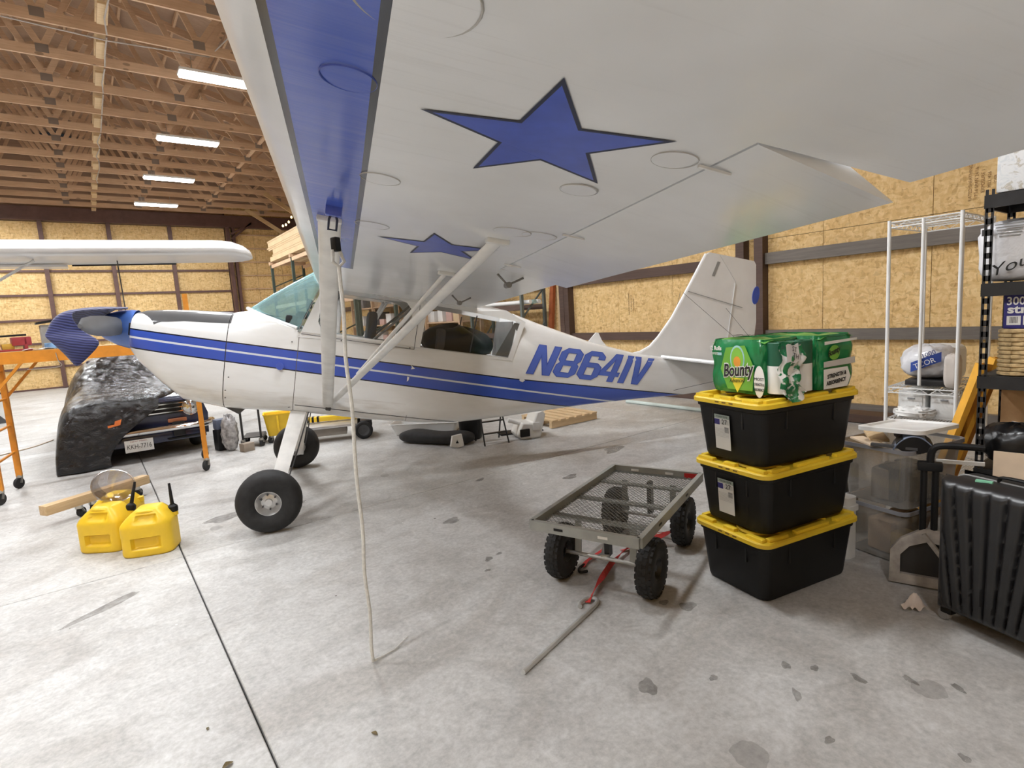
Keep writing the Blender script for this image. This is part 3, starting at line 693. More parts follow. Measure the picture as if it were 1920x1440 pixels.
# fin, rudder, stabilisers ------------------------------------------------------------
fin = [(3.52, 1.745), (3.66, 1.79), (3.78, 1.87), (3.88, 2.0), (4.02, 2.24), (4.20, 2.66), (4.355, 3.04), (4.39, 3.068), (4.52, 3.068), (4.795, 2.79), (4.80, 1.62), (4.2, 1.62)]
MB().plate(fin, [], lambda x, z, t: (x, t-.022, z), .044).o('fin', WPAINT, PL, 0)
MB().tube([(x, 0, z) for x, z in fin[:7]], .023, 8).o('fin_leading_edge', WPAINT, PL)
rud = [(4.815, 1.50), (4.805, 2.79), (4.53, 3.068), (5.03, 3.068), (5.065, 3.03), (5.19, 2.35), (5.20, 1.95), (5.10, 1.62), (4.98, 1.50)]
MB().plate(rud, [], lambda x, z, t: (x, t-.018, z), .036).o('rudder', WPAINT, PL, 0)
MB().bar((4.808, -.026, 1.75), (4.80, -.026, 2.77), .006, .014, (0, 1, 0)).o('rudder_hinge', WEN, PL, 0)
MB().plate([(5.125+.05*math.cos(2*PI*k/20), 2.665+.11*math.sin(2*PI*k/20)) for k in range(20)], [], lambda x, z, t: (x, -.026+t, z), .05).o('trim_tab', BLU, PL)
MB().plate([(4.46, 2.80), (4.50, 2.80), (4.55, 2.98), (4.51, 2.98)], [], lambda x, z, t: (x, -.0235-t, z), .0015).o('tape_patch', GRY, PL, 0)
for sg in (-1, 1):
    pl = [(3.92, .06), (4.05, .35), (4.32, 1.30), (4.42, 1.45), (4.55, 1.50), (4.86, 1.50), (4.86, .04), (4.5, .03)]
    MB().plate(pl, [], lambda x, y, t, s=sg: (x, s*y, 1.755+t), .04).o('stabilizer', WPAINT, PL, 0)
    MB().tube([(x, sg*y, 1.775) for x, y in pl[:5]], .021, 8).o('stabilizer_edge', WPAINT, PL)
    el = [(4.875, .10), (4.875, 1.50), (5.0, 1.52), (5.18, 1.40), (5.25, .9), (5.22, .35), (5.05, .12)]
    MB().plate(el, [], lambda x, y, t, s=sg: (x, s*y, 1.755+t-(x-4.875)*.22), .035).o('elevator', WPAINT, PL, 0)
    wires = [((4.10, sg*.03, 2.55), (4.62, sg*.98, 1.80)), ((4.72, sg*.03, 2.45), (4.70, sg*.98, 1.80)), ((4.12, sg*.08, 1.40), (4.55, sg*.98, 1.75)), ((4.75, sg*.04, 1.50), (4.70, sg*.98, 1.75))]
    for a, c in wires: MB().cyl(a, c, .0025, 6).o('brace_wire', DGR, PL)
    MB().bbox((4.7, sg*.98, 1.74), (.05, .02, .07), .005).o('wire_fitting', DGR, PL)
    MB().bar((4.16, sg*.03, 2.575), (4.95, sg*.03, 2.49), .006, .006).o('brace_wire', GRY, PL, 0)
MB().plate([(2.98, 1.825), (3.26, 1.79), (3.16, 1.87), (3.10, 1.955), (3.07, 1.955)], [], lambda x, z, t: (x, t-.008+.0, z), .016).o('antenna_fin', WPAINT, PL, 0)
MB().tube([(4.55, 0, 1.47), (4.95, 0, 1.32), (5.2, 0, 1.20)], .02, 8, True, .4).o('tail_spring', DGR, PL)
tw = AI @ Vector((AM @ Vector((5.25, 0, 1.1))).xyz)
twp = AM @ Vector((5.2, 0, 1.2)); cw = Vector((twp.x+.02, twp.y, .10))
wheel(PL, AI @ cw, (0, 1, 0), .10, .06, .04, name='tail_wheel', bolts=0)
q = AI @ Vector((cw.x, cw.y, .10)); MB().tube([(5.2, 0, 1.2), q], .016, 8).o('tail_fork', DGR, PL)
# main gear
for sg, wpos in ((-1, (.988, 4.635)), (1, (1.76, 6.56))):
    c = AI @ Vector((wpos[0], wpos[1], .249)); c = Vector(c)
    axw = Vector((0, 1, -.03*sg))
    wheel(PL, c, axw, .249, .205, .095, RUB, ALU, 0, 'main_wheel', 6)
    a = Vector((.035, sg*.26, .865)); e = c+Vector((.02, -sg*.15, .0))
    pts = [a+(e-a)*f+Vector((0, sg*.06*math.sin(PI*f), 0)) for f in (0, .25, .5, .75, 1)]
    rings = []
    for i, p_ in enumerate(pts):
        wd = .068-.014*i/4; rings.append([p_+Vector((dx_, 0, 0))+Vector((0, dy, 0)) for dx_, dy in ((-wd, -.014), (wd, -.014), (wd, .014), (-wd, .014))])
    MB().loft(rings).o('gear_leg', SPAINT, PL, 20)
    MB().bbox(e+Vector((.03, sg*.02, .0)), (.08, .05, .13), .012).o('brake_caliper', ALU, PL)
    MB().tube([a+Vector((.09, 0, 0)), (a+e)/2+Vector((.085, 0, 0)), e+Vector((.075, 0, .05))], .006, 6).o('brake_line', DGR, PL)
    MB().tube([a+Vector((-.10, sg*.06, .10)), a+Vector((-.08, sg*.06, .02))], .018, 8).o('step_bracket', DGR, PL)
# spinner and propeller
MB().lathe([(.175, 0), (.172, .05), (.155, .13), (.12, .22), (.065, .30), (.001, .335)], (-1.40, 0, 1.43), (-1, 0, 0), 28).o('spinner', M('spinner_blue', (.07, .16, .50), .3, 0, .1, 6, coat=.3), PL)
for sg in (-1, 1):
    rings = []
    for y, cw_, tw_ in ((.10, .05, 80), (.22, .075, 76), (.45, .085, 72), (.70, .08, 70), (.88, .06, 70), (.95, .02, 70)):
        a = rad(tw_); u = Vector((math.cos(a)*sg, 0, math.sin(a))); n = Vector((-math.sin(a), 0, math.cos(a)*sg))
        rings.append([Vector((-1.475, sg*y, 1.455))+u*cw_*cc+n*.014*nn for cc, nn in ((-1, 0), (-.5, -.9), (.4, -1), (1, 0), (.4, 1), (-.5, .9))])
    MB().loft(rings).o('propeller_blade', M('blade_grey', (.15, .155, .165), .45), PL, 40)

# black soft bag lying inside the cabin
bg = MB(); bg.grid(lambda u, v: Vector((0, 0, 0)), 1, 1); bg = MB()
def bagp(u, v):
    a, e = 2*PI*u, (v-.5)*PI; r = 1+.06*math.sin(5*a+3*v)+.05*math.sin(9*v+2*a)
    return AM @ Vector((1.50+.40*r*math.cos(e)*math.cos(a), .02+.22*r*math.cos(e)*math.sin(a), max(1.563, 1.66+.165*r*math.sin(e)+.02*math.sin(6*u*PI))))
tag(bg.grid(bagp, 28, 14).o('duffel_bag', M('black_nylon', (.014, .016, .020), .55, 0, .3, 10, .4, 20)), 'black soft duffel bag seen through the rear cabin window', 'bag')

# quilted blue blanket over the propeller blade
Cp = [[(-1.70, .03, 1.44), (-1.62, .03, 1.57), (-1.52, .03, 1.625), (-1.43, .03, 1.62)], [(-1.73, .4, 1.40), (-1.66, .4, 1.585), (-1.555, .4, 1.615), (-1.50, .4, 1.595)],
      [(-1.70, .8, 1.38), (-1.67, .8, 1.53), (-1.585, .8, 1.575), (-1.53, .8, 1.57)], [(-1.68, .98, 1.37), (-1.67, .98, 1.47), (-1.61, .98, 1.545), (-1.55, .97, 1.55)],
      [(-1.66, .99, 1.36), (-1.60, .96, 1.39), (-1.53, .93, 1.40), (-1.48, .92, 1.41)], [(-1.66, 1.0, 1.352), (-1.58, 1.03, 1.365), (-1.46, 1.04, 1.375), (-1.30, 1.0, 1.375)],
      [(-1.56, 1.0, 1.27), (-1.52, 1.03, 1.26), (-1.43, 1.04, 1.26), (-1.36, 1.0, 1.28)], [(-1.48, 1.0, 1.18), (-1.465, 1.01, 1.168), (-1.45, 1.01, 1.165), (-1.43, 1.0, 1.185)]]
b = MB(); b.grid(lambda u, v: AM @ Vector((lambda q: (q[0], -q[1], q[2]))(Cp[round(u*7)][round(v*3)])), 7, 3)
tag(b.o('blanket', QUILT, None, 60, [('SUBSURF', dict(levels=3, render_levels=3)), ('SOLIDIFY', dict(thickness=.012))]), 'dark blue quilted blanket draped over the propeller', 'blanket')
# tie-down rope with its clip
rt_ = ac2w(.28, 3.48, 2.055); fl_ = Vector((.885, 2.42, .012))
RO = M('white_rope', (.72, .71, .67), .85, 0, .12, 60, .6, 120)
tr = thing('tie_down_rope', 'thin white rope hanging from the wing ring down to the floor', 'rope', (fl_.x, fl_.y, 0))
L_ = lambda p: Vector(p)-Vector((fl_.x, fl_.y, 0))
k0 = rt_+Vector((.012, -.0, -.14))
MB().bbox(L_(rt_+Vector((.008, 0, -.055))), (.028, .03, .055), .006, .4).o('clip', BLK, tr)
MB().tube([L_(rt_+Vector((.02, 0, -.075))), L_(rt_+Vector((.035, .0, -.12))), L_(k0), L_(rt_+Vector((-.01, 0, -.12))), L_(rt_+Vector((-.006, 0, -.075)))], .0075, 8).o('knot', RO, tr)
n_ = 26
MB().tube([L_(k0.lerp(fl_, i/n_)+Vector((.004*math.sin(i*.9), .003*math.cos(i*1.3), 0))*min(1, i/4)*(1 if i < n_ else 0)) for i in range(n_+1)]+[L_(fl_+Vector((.05, .008, -.004))), L_(fl_+Vector((.12, .02, -.005))), L_(fl_+Vector((.22, .08, -.005)))], [.0085]*(n_+1)+[.004, .003, .002], 8).o('rope', RO, tr)
# ------------------------------------------------------------------ mesh-deck garden cart
CA = rad(20.2)
ct_ = thing('utility_cart', 'low grey cart with expanded metal deck and four knobby tires', 'cart', (2.53, 2.29, 0), CA)
LX, LY, ZC = .605, .315, .42
FRM = M('grey_cart_paint', (.34, .35, .33), .45, .3, .1, 10)
for a, b in (((-LX, -LY), (LX, -LY)), ((-LX, LY), (LX, LY)), ((-LX, -LY), (-LX, LY)), ((LX, -LY), (LX, LY))):
    MB().bar((*a, ZC), (*b, ZC), .028, .055).o('deck_rail', FRM, ct_, 0)
for x in (-.36, -.02, .34): MB().bar((x, -LY, ZC-.022), (x, LY, ZC-.022), .05, .012).o('cross_member', FRM, ct_, 0)
b = MB(); st = .030; y0, x0 = LY-.012, LX-.012
k = -LX-LY
while k < LX+LY:
    for s in (1, -1):
        lo_, hi_ = max(-x0, k-y0), min(x0, k+y0)
        if hi_-lo_ > .01: b.bar((lo_, s*(lo_-k), ZC-.012), (hi_, s*(hi_-k), ZC-.012), .0024, .0022)
    k += st
tag(b.o('expanded_mesh', M('mesh_steel', (.16, .16, .145), .5, .4), ct_, 0), None, None, None, 'stuff')
for x, y in ((-.33, .345), (-.33, -.345), (.42, .30), (.42, -.30)):
    wheel(ct_, (x, y*.80, .165), (.0, 1, 0), .165, .095, .062, RUB, BLKM, 26, 'wheel', 4)
for x in (-.33, .42):
    MB().cyl((x, -.25, .165), (x, .25, .165), .012, 10).o('axle', ZNC, ct_); MB().bar((x+.05, 0, .165), (x+.05, 0, ZC-.03), .05, .03, (0, 1, 0)).o('axle_bracket', BLKM, ct_, 0)
    for s in (-1, 1): MB().bar((x, s*.17, .18), (x+.02, s*.17, ZC-.03), .04, .006, (1, 0, 0)).o('axle_bracket', FRM, ct_, 0)
b = MB()
for x in (-.32, .2): b.box((x, -LY-.0145, ZC), (.045, .002, .012))
b.o('slot', BLK, ct_, 0)
for y in (-.12, .14): MB().box((-LX-.0145, y, ZC+.0), (.002, .055, .014)).o('slot', BLK if y > 0 else PAPER, ct_, 0)
for y in (-.1, .15): MB().box((LX-.016, y, ZC+.002), (.003, .055, .014)).o('slot', PAPER, ct_, 0)
MB().box((LX-.015, -LY+.06, ZC), (.004, .10, .035)).o('reflector', M('red_sticker', (.5, .02, .02), .4), ct_, 0)
MB().bar((-.33, 0, .17), (-.02, .12, .10), .05, .03).o('tow_tongue', FRM, ct_, 0)
# red ratchet strap (lies under and behind the cart)
def ribbon(pts, wd, tws):
    b = MB(); R = []
    for i, p in enumerate(pts):
        p = Vector(p); d = (Vector(pts[min(i+1, len(pts)-1)])-Vector(pts[max(i-1, 0)])).normalized(); s = d.cross(Vector((0, 0, 1))).normalized(); u = s.cross(d)
        a = tws[i]; v = s*math.cos(a)+u*math.sin(a); n = d.cross(v)
        R.append([p+v*wd/2+n*.001, p-v*wd/2+n*.001, p-v*wd/2-n*.001, p+v*wd/2-n*.001])
    return b.loft(R)
def cm(P, n=6):
    P = [Vector(p) for p in P]; out = []
    for i in range(len(P)-1):
        p0, p1, p2, p3 = P[max(i-1, 0)], P[i], P[i+1], P[min(i+2, len(P)-1)]
        for k in range(n):
            t = k/n; out.append(.5*((2*p1)+(p2-p0)*t+(2*p0-5*p1+4*p2-p3)*t*t+(3*p1-p0-3*p2+p3)*t**3))
    return out+[P[-1]]
pp = cm([(1.99, 2.10, .012), (2.12, 2.16, .03), (2.28, 2.24, .035), (2.45, 2.32, .035), (2.66, 2.38, .035), (2.80, 2.33, .05), (2.92, 2.25, .10)], 5)
tw_ = [.1+.9*math.sin(i*.42) for i in range(len(pp))]
sr = thing('ratchet_strap', 'red webbing strap trailing from under the mesh cart', 'strap', (1.99, 2.10, 0))
sh = Vector((1.99, 2.10, 0))
ribbon([p-sh for p in pp], .034, tw_).o('webbing', RED, sr)
p2 = cm([(2.62, 2.42, .012), (2.75, 2.36, .02), (2.86, 2.30, .05), (2.96, 2.42, .03), (3.02, 2.30, .05)], 5)
ribbon([p-sh for p in p2], .034, [.3]*len(p2)).o('webbing', M('faded_red_strap', (.60, .10, .09), .7), sr)
p3 = cm([(2.27, 2.42, .012), (2.35, 2.46, .016), (2.55, 2.50, .02)], 4)
ribbon([p-sh for p in p3], .03, [.2]*len(p3)).o('webbing', RED, sr)
MB().tube([p-sh for p in cm([(2.30, 2.44, .012), (2.24, 2.42, .014), (2.21, 2.38, .014), (2.25, 2.36, .014)], 4)], .009, 8).o('hook', BLK, sr)
hp = cm([(1.36, 1.87, .012), (1.71, 1.968, .012), (1.95, 2.035, .012), (2.03, 2.065, .013), (2.045, 2.10, .014), (2.01, 2.125, .014), (1.955, 2.118, .014), (1.93, 2.095, .014)], 5)
tag(MB().tube(hp, .0125, 10).o('steel_hook_rod', M('galvanised_rod', (.60, .61, .60), .4, .5)), 'bent steel rod with a hook at one end lying on the floor', 'rod')

# ------------------------------------------------------------------ tote stack
TA = rad(-11.8)
def tote(z, dx, dy, da, label, lab=True):
    t = thing('storage_tote', label, 'tote', (3.035+dx, 1.597+dy, z), TA+da, 'stacked black totes')
    prof = [(0, .60, .36), (.004, .655, .415), (.02, .665, .425), (.29, .715, .475), (.295, .73, .49), (.335, .735, .495)]
    MB().loft([rrect(w_, d_, .055, 5, h_) for h_, w_, d_ in prof]).o('tub', BLK, t, 40)
    for y in (-.105, .105): MB().bbox((-.352+.0, y, .245), (.010, .010, .10), .003).o('rib', M('black_rib', (.008, .008, .009), .5), t)
    for x in (-.18, .18): MB().bbox((x, -.2345, .245), (.010, .010, .10), .003).o('rib', M('black_rib', (.008, .008, .009)), t)
    lid = MB().loft([rrect(w_, d_, r_, 6, h_) for h_, w_, d_, r_ in ((.318, .765, .507, .06), (.320, .775, .517, .065), (.340, .775, .517, .065), (.347, .762, .504, .06), (.347, .700, .445, .05), (.338, .690, .435, .05))]).o('lid', LIDY, t, 40)
    for s in (-1, 1):
        for y, l_ in ((-.17, .11), (.0, .08), (.17, .11)): MB().bbox((s*.352, y, .350), (.035, l_, .026), .007).o('lid_block', LIDY, lid)
        for x, l_ in ((-.26, .14), (.0, .26), (.26, .14)): MB().bbox((x, s*.225, .350), (l_, .032, .026), .007).o('lid_block', LIDY, lid)
    for s in (-1, 1): MB().bar((-.20, s*.16, .346), (.20, -s*.16, .346), .06, .010).o('lid_rib', LIDY, lid, 0)
    MB().lathe([(.08, -.004), (.085, .006), (.10, .006), (.105, -.004)], (-.22, -.06, .348), (0, 0, 1), 24).o('lid_ring', LIDY, lid)
    if lab:
        u, v, n = Vector((0, -1, 0)), Vector((-.06, 0, 1)).normalized(), Vector((-1, 0, -.06)).normalized()
        c0 = Vector((-.3575, .03, .160))
        st_m = M('label_paper', (.72, .72, .70), .6, 0, .03)
        ll = MB().add([c0+u*a*.055+v*b_*.098+n*.0015 for a, b_ in ((-1, -1), (1, -1), (1, 1), (-1, 1))], [(0, 1, 2, 3)]).o('label_sticker', st_m, t, 0)
        def patch(a0, a1, b0, b1, m): MB().add([c0+u*a*.055+v*b_*.098+n*.0022 for a, b_ in ((a0, b0), (a1, b0), (a1, b1), (a0, b1))], [(0, 1, 2, 3)]).o('label_print', m, ll, 0)
        patch(-1, 1, .78, 1, M('sage_print', (.35, .42, .38), .6)); patch(-1, -.3, .42, .74, NVYB); patch(-.2, .9, .46, .72, M('grey_print', (.55, .56, .55), .6))
        for k in range(7): patch(-.9, .85, -.28+k*.075, -.25+k*.075, M('grey_print', (.5, .5, .5)))
        patch(.3, .85, .0, .32, M('code_grey', (.30, .30, .30), .6))
        text('27', .040, INK, ll, c0+u*.018+v*.058+n*.003, u, v, 'label_lettering', .0002)
        text('TOUGH TOTE', .013, INK, ll, c0+v*.087+n*.003, u, v, 'label_lettering', .0002)
    for k in range(3): MB().bbox((-.3885, -.06+k*.05, .333), (.001, .028, .008), .0003, 0, 1).o('marker_scrawl', M('marker_ink', (.25, .15, .02), .7), lid)
tote(0, 0, 0, 0, 'black tote with yellow lid at the bottom of the stack, on the floor', False)
tote(.36, .02, .01, rad(1), 'black tote with yellow lid in the middle of the stack')
tote(.72, .03, .02, rad(-1.5), 'black tote with yellow lid on top of the stack, carrying green paper towel packs')
# ------------------------------------------------------------------ paper towel packs
def pack(dx, label, torn):
    t = thing('paper_towel_pack', label, 'paper towels', (3.035+.03+.0, 1.597+.02, 1.088), TA, 'green paper towel packs')
    WX, WY, H = .285, (.38 if torn else .46), .295; cx, cy = dx, (.04 if torn else -.01)
    def env(u, v):          # wrapped block with softly bulging rolls
        a = 2*PI*u; n = 7; z = v*H
        k = 1-.045*(abs(2*v-1)**6)-.02*math.cos(4*PI*v)
        c, s = math.cos(a), math.sin(a)
        x = cx+WX/2*k*math.copysign(abs(c)**(2/n), c); y = cy+WY/2*k*math.copysign(abs(s)**(2/n), s)
        f = .008*math.cos(y*2*PI/.14)*(1 if abs(c) > .5 else .3)+.004*math.sin(31*a+9*v)
        return Vector((x+math.copysign(f, c) if abs(c) > .3 else x, y, z))
    MB().grid(env, 72, 16).o('plastic_wrap', GRN, t, 60)
    def topf(u, v):
        return Vector((cx+(u-.5)*WX*.97, cy+(v-.5)*WY*.97, H-.006+.006*math.cos((v-.5)*WY*2*PI/.14)+.004*math.sin(9*u+5*v)-.012*abs(2*u-1)**4))
    MB().grid(topf, 8, 24).o('wrap_top', M('light_green_wrap', (.10, .30, .06), .3, 0, .5, 9, .4, 16), t, 60)
    for x in (-.072, .072):
        for y in (-.2, -.067, .067, .2):
            pass
    xl = cx-WX/2-.011
    if not torn:
        return t, cx, cy, WX, WY, H
    return t, cx, cy, WX, WY, H
t, cx, cy, WX, WY, H = pack(-.105, 'green pack of paper towels with big printed name, torn end showing rolls', True)
u, v = Vector((0, -1, 0)), Vector((0, 0, 1)); xl = cx-WX/2-.0125
def patchp(P, m, nm='print', dz=0.0, n=(-1, 0, 0)):
    return MB().add([(xl-dz, y, z) for y, z in P], [tuple(range(len(P)))]).o(nm, m, t, 0)
EL = lambda cy_, cz, a, b, k=20: [(cy_+a*math.cos(2*PI*i/k), cz+b*math.sin(2*PI*i/k)) for i in range(k)]
patchp([(cy+.05, .02), (cy+.10, .13), (cy+.06, .25), (cy-.07, .265), (cy-.13, .15), (cy-.12, .02)], GRNL, 'light_panel', .001)
patchp(EL(cy-.02, .19, .05, .075), M('pale_blue_print', (.35, .60, .62), .4), 'oval_outline', .002)
patchp(EL(cy-.02, .188, .042, .066), M('leaf_green_print', (.22, .50, .06), .4), 'oval', .003)
patchp(EL(cy-.02, .175, .025, .03, 12), M('orange_print', (.75, .32, .04), .4), 'flower', .004)
patchp([(cy+.03, .085), (cy-.02, .005), (cy-.07, .085)], M('yellow_print', (.80, .68, .05), .4), 'tip', .003)
text('Bounty', .105, PAPER, t, (xl-.005, cy-.025, .128), Vector((0, -1, .10)), v, 'brand_lettering', .0004, .12, .215, .006)
text('Bounty', .100, INK, t, (xl-.0065, cy-.025, .128), Vector((0, -1, .10)), v, 'brand_lettering', .0004, .12, .205, .002)
text('Advanced', .034, INK, t, (xl-.0065, cy-.02, .072), Vector((0, -1, .10)), v, 'brand_lettering', .0004, .15, .105)
text('12 Rolls', .032, PAPER, t, (xl-.004, cy+.135, .245), u, v, 'count_lettering', .0004, 0, .085, .001)
text('= 24 REG', .020, PAPER, t, (xl-.004, cy+.145, .215), u, v, 'count_lettering', .0004, 0, .06)
patchp([(cy+.12, .206), (cy+.09, .206), (cy+.09, .222), (cy+.12, .222)], M('pale_blue_print', (.35, .6, .62)), 'count_box', .003)
patchp(EL(cy-.165, .075, .034, .085), PAPER, 'claim_oval', .002)
for k, s_ in enumerate(('MOST', 'STRENGTH &', 'ABSORBENCY')): text(s_, .022, INK, t, (xl-.004, cy-.165, .088-k*.028), u, v, 'claim_lettering', .0004, 0, .062)
text('Bounty', .10, INK, t, (cx+.02, cy, H+.014), Vector((.25, -1, 0)), Vector((1, .25, 0)), 'brand_lettering', .0004, .1, .30)
# torn end of the first pack: two rolls and hanging film
for x, z in ((cx+.07, 0), (cx-.07, 0)):
    MB().lathe([(.001, .278), (.020, .278), (.022, .27), (.060, .276), (.0635, .272), (.0635, .155)], (x, cy-WY/2-.035, .004), (0, 0, 1), 28).o('roll_band', M('roll_band_green', (.008, .09, .045), .5), t)
    MB().lathe([(.0632, .156), (.0632, .01), (.001, .01)], (x, cy-WY/2-.035, .004), (0, 0, 1), 28).o('paper_roll', PAPER, t)
def film(u_, v_):
    return Vector((cx-.155+.155*u_+.018*math.sin(7*v_), cy-WY/2-.095-.03*v_+.014*math.sin(11*u_+4*v_)+.012*math.sin(17*v_), .272-.31*v_*(.9+.1*math.sin(5*u_))+.012*math.sin(6*u_)))
x_ = NX('torn_print_film'); _o = x_.obj(); _n = x_.noise(_o, 9, 3, .6, .8)
x_.base(x_.ramp(_n, [(.46, (.012, .17, .06)), (.50, (.70, .70, .68)), (.60, (.66, .65, .62)), (.63, (.02, .16, .06))])); x_.p(Roughness=.25); x_.bump(x_.noise(_o, 24, 4), .8, .01)
MB().grid(film, 16, 18).o('torn_film', x_.m, t, 60)
MB().grid(lambda a, b_: Vector((cx-.13+.09*a, cy-WY/2-.115-.01*b_, .27-.09*b_+.006*math.sin(8*a))), 6, 5).o('torn_film', BAGW, t, 60)
for k, s_ in enumerate(('ST', 'TH')): text(s_, .035, INK, t, (cx-.085+.01*k, cy-WY/2-.13, .245-k*.035), Vector((1, 0, -.35)), v, 'claim_lettering', .0003)
t, cx, cy, WX, WY, H = pack(.205, 'green pack of paper towels overhanging the tote edge, printed about strength', False)
yl = cy-WY/2-.010; u = Vector((1, 0, 0))
def patchq(P, m, nm, dz): MB().add([(x, yl-dz, z) for x, z in P], [tuple(range(len(P)))]).o(nm, m, t, 0)
patchq([(cx-.13, .245), (cx+.135, .255), (cx+.135, .268), (cx-.13, .262)], PAPER, 'white_band', .002)
patchq([(cx-.135, .125), (cx+.125, .130), (cx+.12, .165), (cx-.135, .155)], M('grey_film', (.55, .54, .52), .3), 'clear_band', .002)
patchq([(cx-.135, .008), (cx+.06, .008), (cx+.085, .06), (cx+.06, .115), (cx-.135, .115)], PAPER, 'claim_panel', .002)
patchq(EL(cx-.05, .20, .045, .04), GRNL, 'light_panel', .002)
text('Bounty', .045, INK, t, (cx-.055, yl-.004, .205), Vector((1, 0, .25)), v, 'brand_lettering', .0004, .1, .10, .001)
text('STRENGTH &', .030, INK, t, (cx-.03, yl-.004, .078), Vector((1, 0, .08)), v, 'claim_lettering', .0004, 0, .155, .001)
text('ABSORBENCY', .030, INK, t, (cx-.035, yl-.004, .042), Vector((1, 0, .08)), v, 'claim_lettering', .0004, 0, .16, .001)

# ------------------------------------------------------------------ yellow fuel cans
def can(x, y, rz, label, spout=True, slant=.35):
    t = thing('fuel_can', label, 'fuel can', (x, y, 0), rz, 'yellow fuel cans')
    def f(u, v):
        a = 2*PI*u; n = 4.2
        if v < .03: k = .93+.07*v/.03
        elif v < .62: k = 1.0
        elif v < .97: k = 1-.60*((v-.62)/.35)**1.5
        else: k = .40-.40*(v-.97)/.03
        z = .345*min(v/.97, 1)
        c, s = math.cos(a), math.sin(a); rx, ry = .175, .135
        px = rx*k*math.copysign(abs(c)**(2/n), c); py = ry*(k if v < .62 else k*.75+.25*(1 if v < .97 else k/.4))*math.copysign(abs(s)**(2/n), s)
        if v > .62: px += .02*(v-.62)/.35
        def sm(e): return max(0, min(1, e))
        # recessed side panels and the hollow grip at one lower corner
        if s < -.6 and .02 < v < .6:
            m = sm((px+.09)/.015)*sm((.10-px)/.015)*sm((z-.055)/.012)*sm((.145-z)/.012); py += .035*m
        if c < -.55 and .02 < v < .6:
            m = sm((py+.10)/.015)*sm((.09-py)/.015)*sm((z-.055)/.012)*sm((.145-z)/.012); px += .05*m
        if s < -.3 and .64 < v < .9: py += .022*sm((px+.05)/.012)*sm((.09-px)/.012)*sm((v-.68)/.03)*sm((.86-v)/.03)
        return Vector((px, py, z))
    MB().grid(f, 72, 44).o('body', YEL, t, 50, None, True)
    MB().tube(cm([(-.055, -.055, .292), (-.05, -.075, .315), (.0, -.085, .325), (.06, -.08, .320), (.075, -.06, .305)], 4), .012, 10).o('carry_handle', YEL, t)
    MB().tube([(.155-.0, .05, .235), (.155, .05, .275)], .032, 16).o('cap_collar', YEL, t)
    if spout:
        MB().lathe([(.034, 0), (.036, .02), (.034, .04), (.018, .055)], (.155, .05, .265), (slant*.35, slant, 1), 16).o('spout_nut', BLK, t)
        d = Vector((slant*.35, slant, 1)).normalized(); o = Vector((.155, .05, .265))
        MB().tube([o+d*.05, o+d*.22], [.014, .009], 12).o('spout', BLK, t)
can(-.055, 5.27, rad(-38), 'yellow plastic fuel can behind the front one, with the slanting black spout', True, .30)
can(.195, 4.93, rad(-22), 'yellow plastic fuel can standing in front of the others', True, -.02)
can(.02, 5.60, rad(-30), 'yellow plastic fuel can mostly hidden under the clear funnel', False)
fn = thing('funnel', 'clear plastic bowl funnel lying on the yellow cans', 'funnel', (-.01, 5.50, .36), 0)
fn.rotation_euler = (rad(52), rad(6), rad(10))
MB().lathe([(.018, -.06), (.022, -.05), (.05, -.02), (.105, .03), (.135, .085), (.142, .10), (.146, .10), (.140, .082), (.11, .026), (.054, -.024), (.024, -.058)], (0, 0, .04), (0, 0, 1), 36).o('bowl', CLRF, fn)
MB().lathe([(.136, .097), (.144, .106), (.150, .098), (.142, .090)], (0, 0, .04), (0, 0, 1), 36).o('rim', glass('funnel_rim', (.75, .73, .73), .1, .25), fn)
# timber beam on casters
bd = thing('timber_dolly', 'short wooden beam on small casters beside the fuel cans', 'dolly', (-.10, 6.52, 0), rad(33))
MB().bbox((0, 0, .155), (.95, .10, .085), .004).o('beam', LUMB, bd)
for x in (-.20, -.08, .35):
    caster(bd, x, -.02, .113, .045, rad(200))

# ------------------------------------------------------------------ hard-shell suitcase
sd_ = Vector((-.30, -.955, 0)).normalized(); sn = Vector((-.955, .30, 0))
sc_ = thing('suitcase', 'black ribbed hard-shell suitcase on spinner wheels', 'suitcase', (3.10, .86, 0), math.atan2(sd_.y, sd_.x))
SW, SH, SD = .52, .66, .29
# local x = along face, local y = away from the viewer side
def shell(sg):
    def f(u, v):
        x, z = u*SW, v*SH
        ex, ez = min(u, 1-u)*SW, min(v, 1-v)*SH
        r = .055; e = min(1, ex/r); g = min(1, ez/r)
        d = SD/2*(.45+.55*min(math.sqrt(max(0, 1-(1-e)**2)), math.sqrt(max(0, 1-(1-g)**2))))
        q = (u-.42)*(1+.75*(1-v)**1.4) ; rb = math.cos(q*2*PI*7.2)
        if min(ex, ez) > .03: d += -.020*max(0, rb)**3*min(1, (min(ex, ez)-.03)/.03)+.004
        return Vector((x, SD/2-d if sg < 0 else SD/2+d, z+.055))
    return f
SUIT = M('suitcase_shell', (.018, .018, .020), .34, 0, .15, 10)
MB().grid(shell(-1), 90, 48).o('front_shell', SUIT, sc_, 60)
MB().grid(shell(1), 40, 30).o('back_shell', SUIT, sc_, 60)
zz = MB(); zp = [(r_.x+SW/2, SD/2, r_.y+SH/2+.055) for r_ in rrect(SW-.01, SH-.01, .05, 6)]
zz.loft([[Vector(p)+Vector((0, o_, 0)) for p in zp] for o_ in (-.08, .08)]).o('zip_band', M('zip_band', (.02, .02, .021), .6), sc_, 50)
MB().tube(zp+[zp[0]], .006, 6).o('zipper', GRY, sc_)
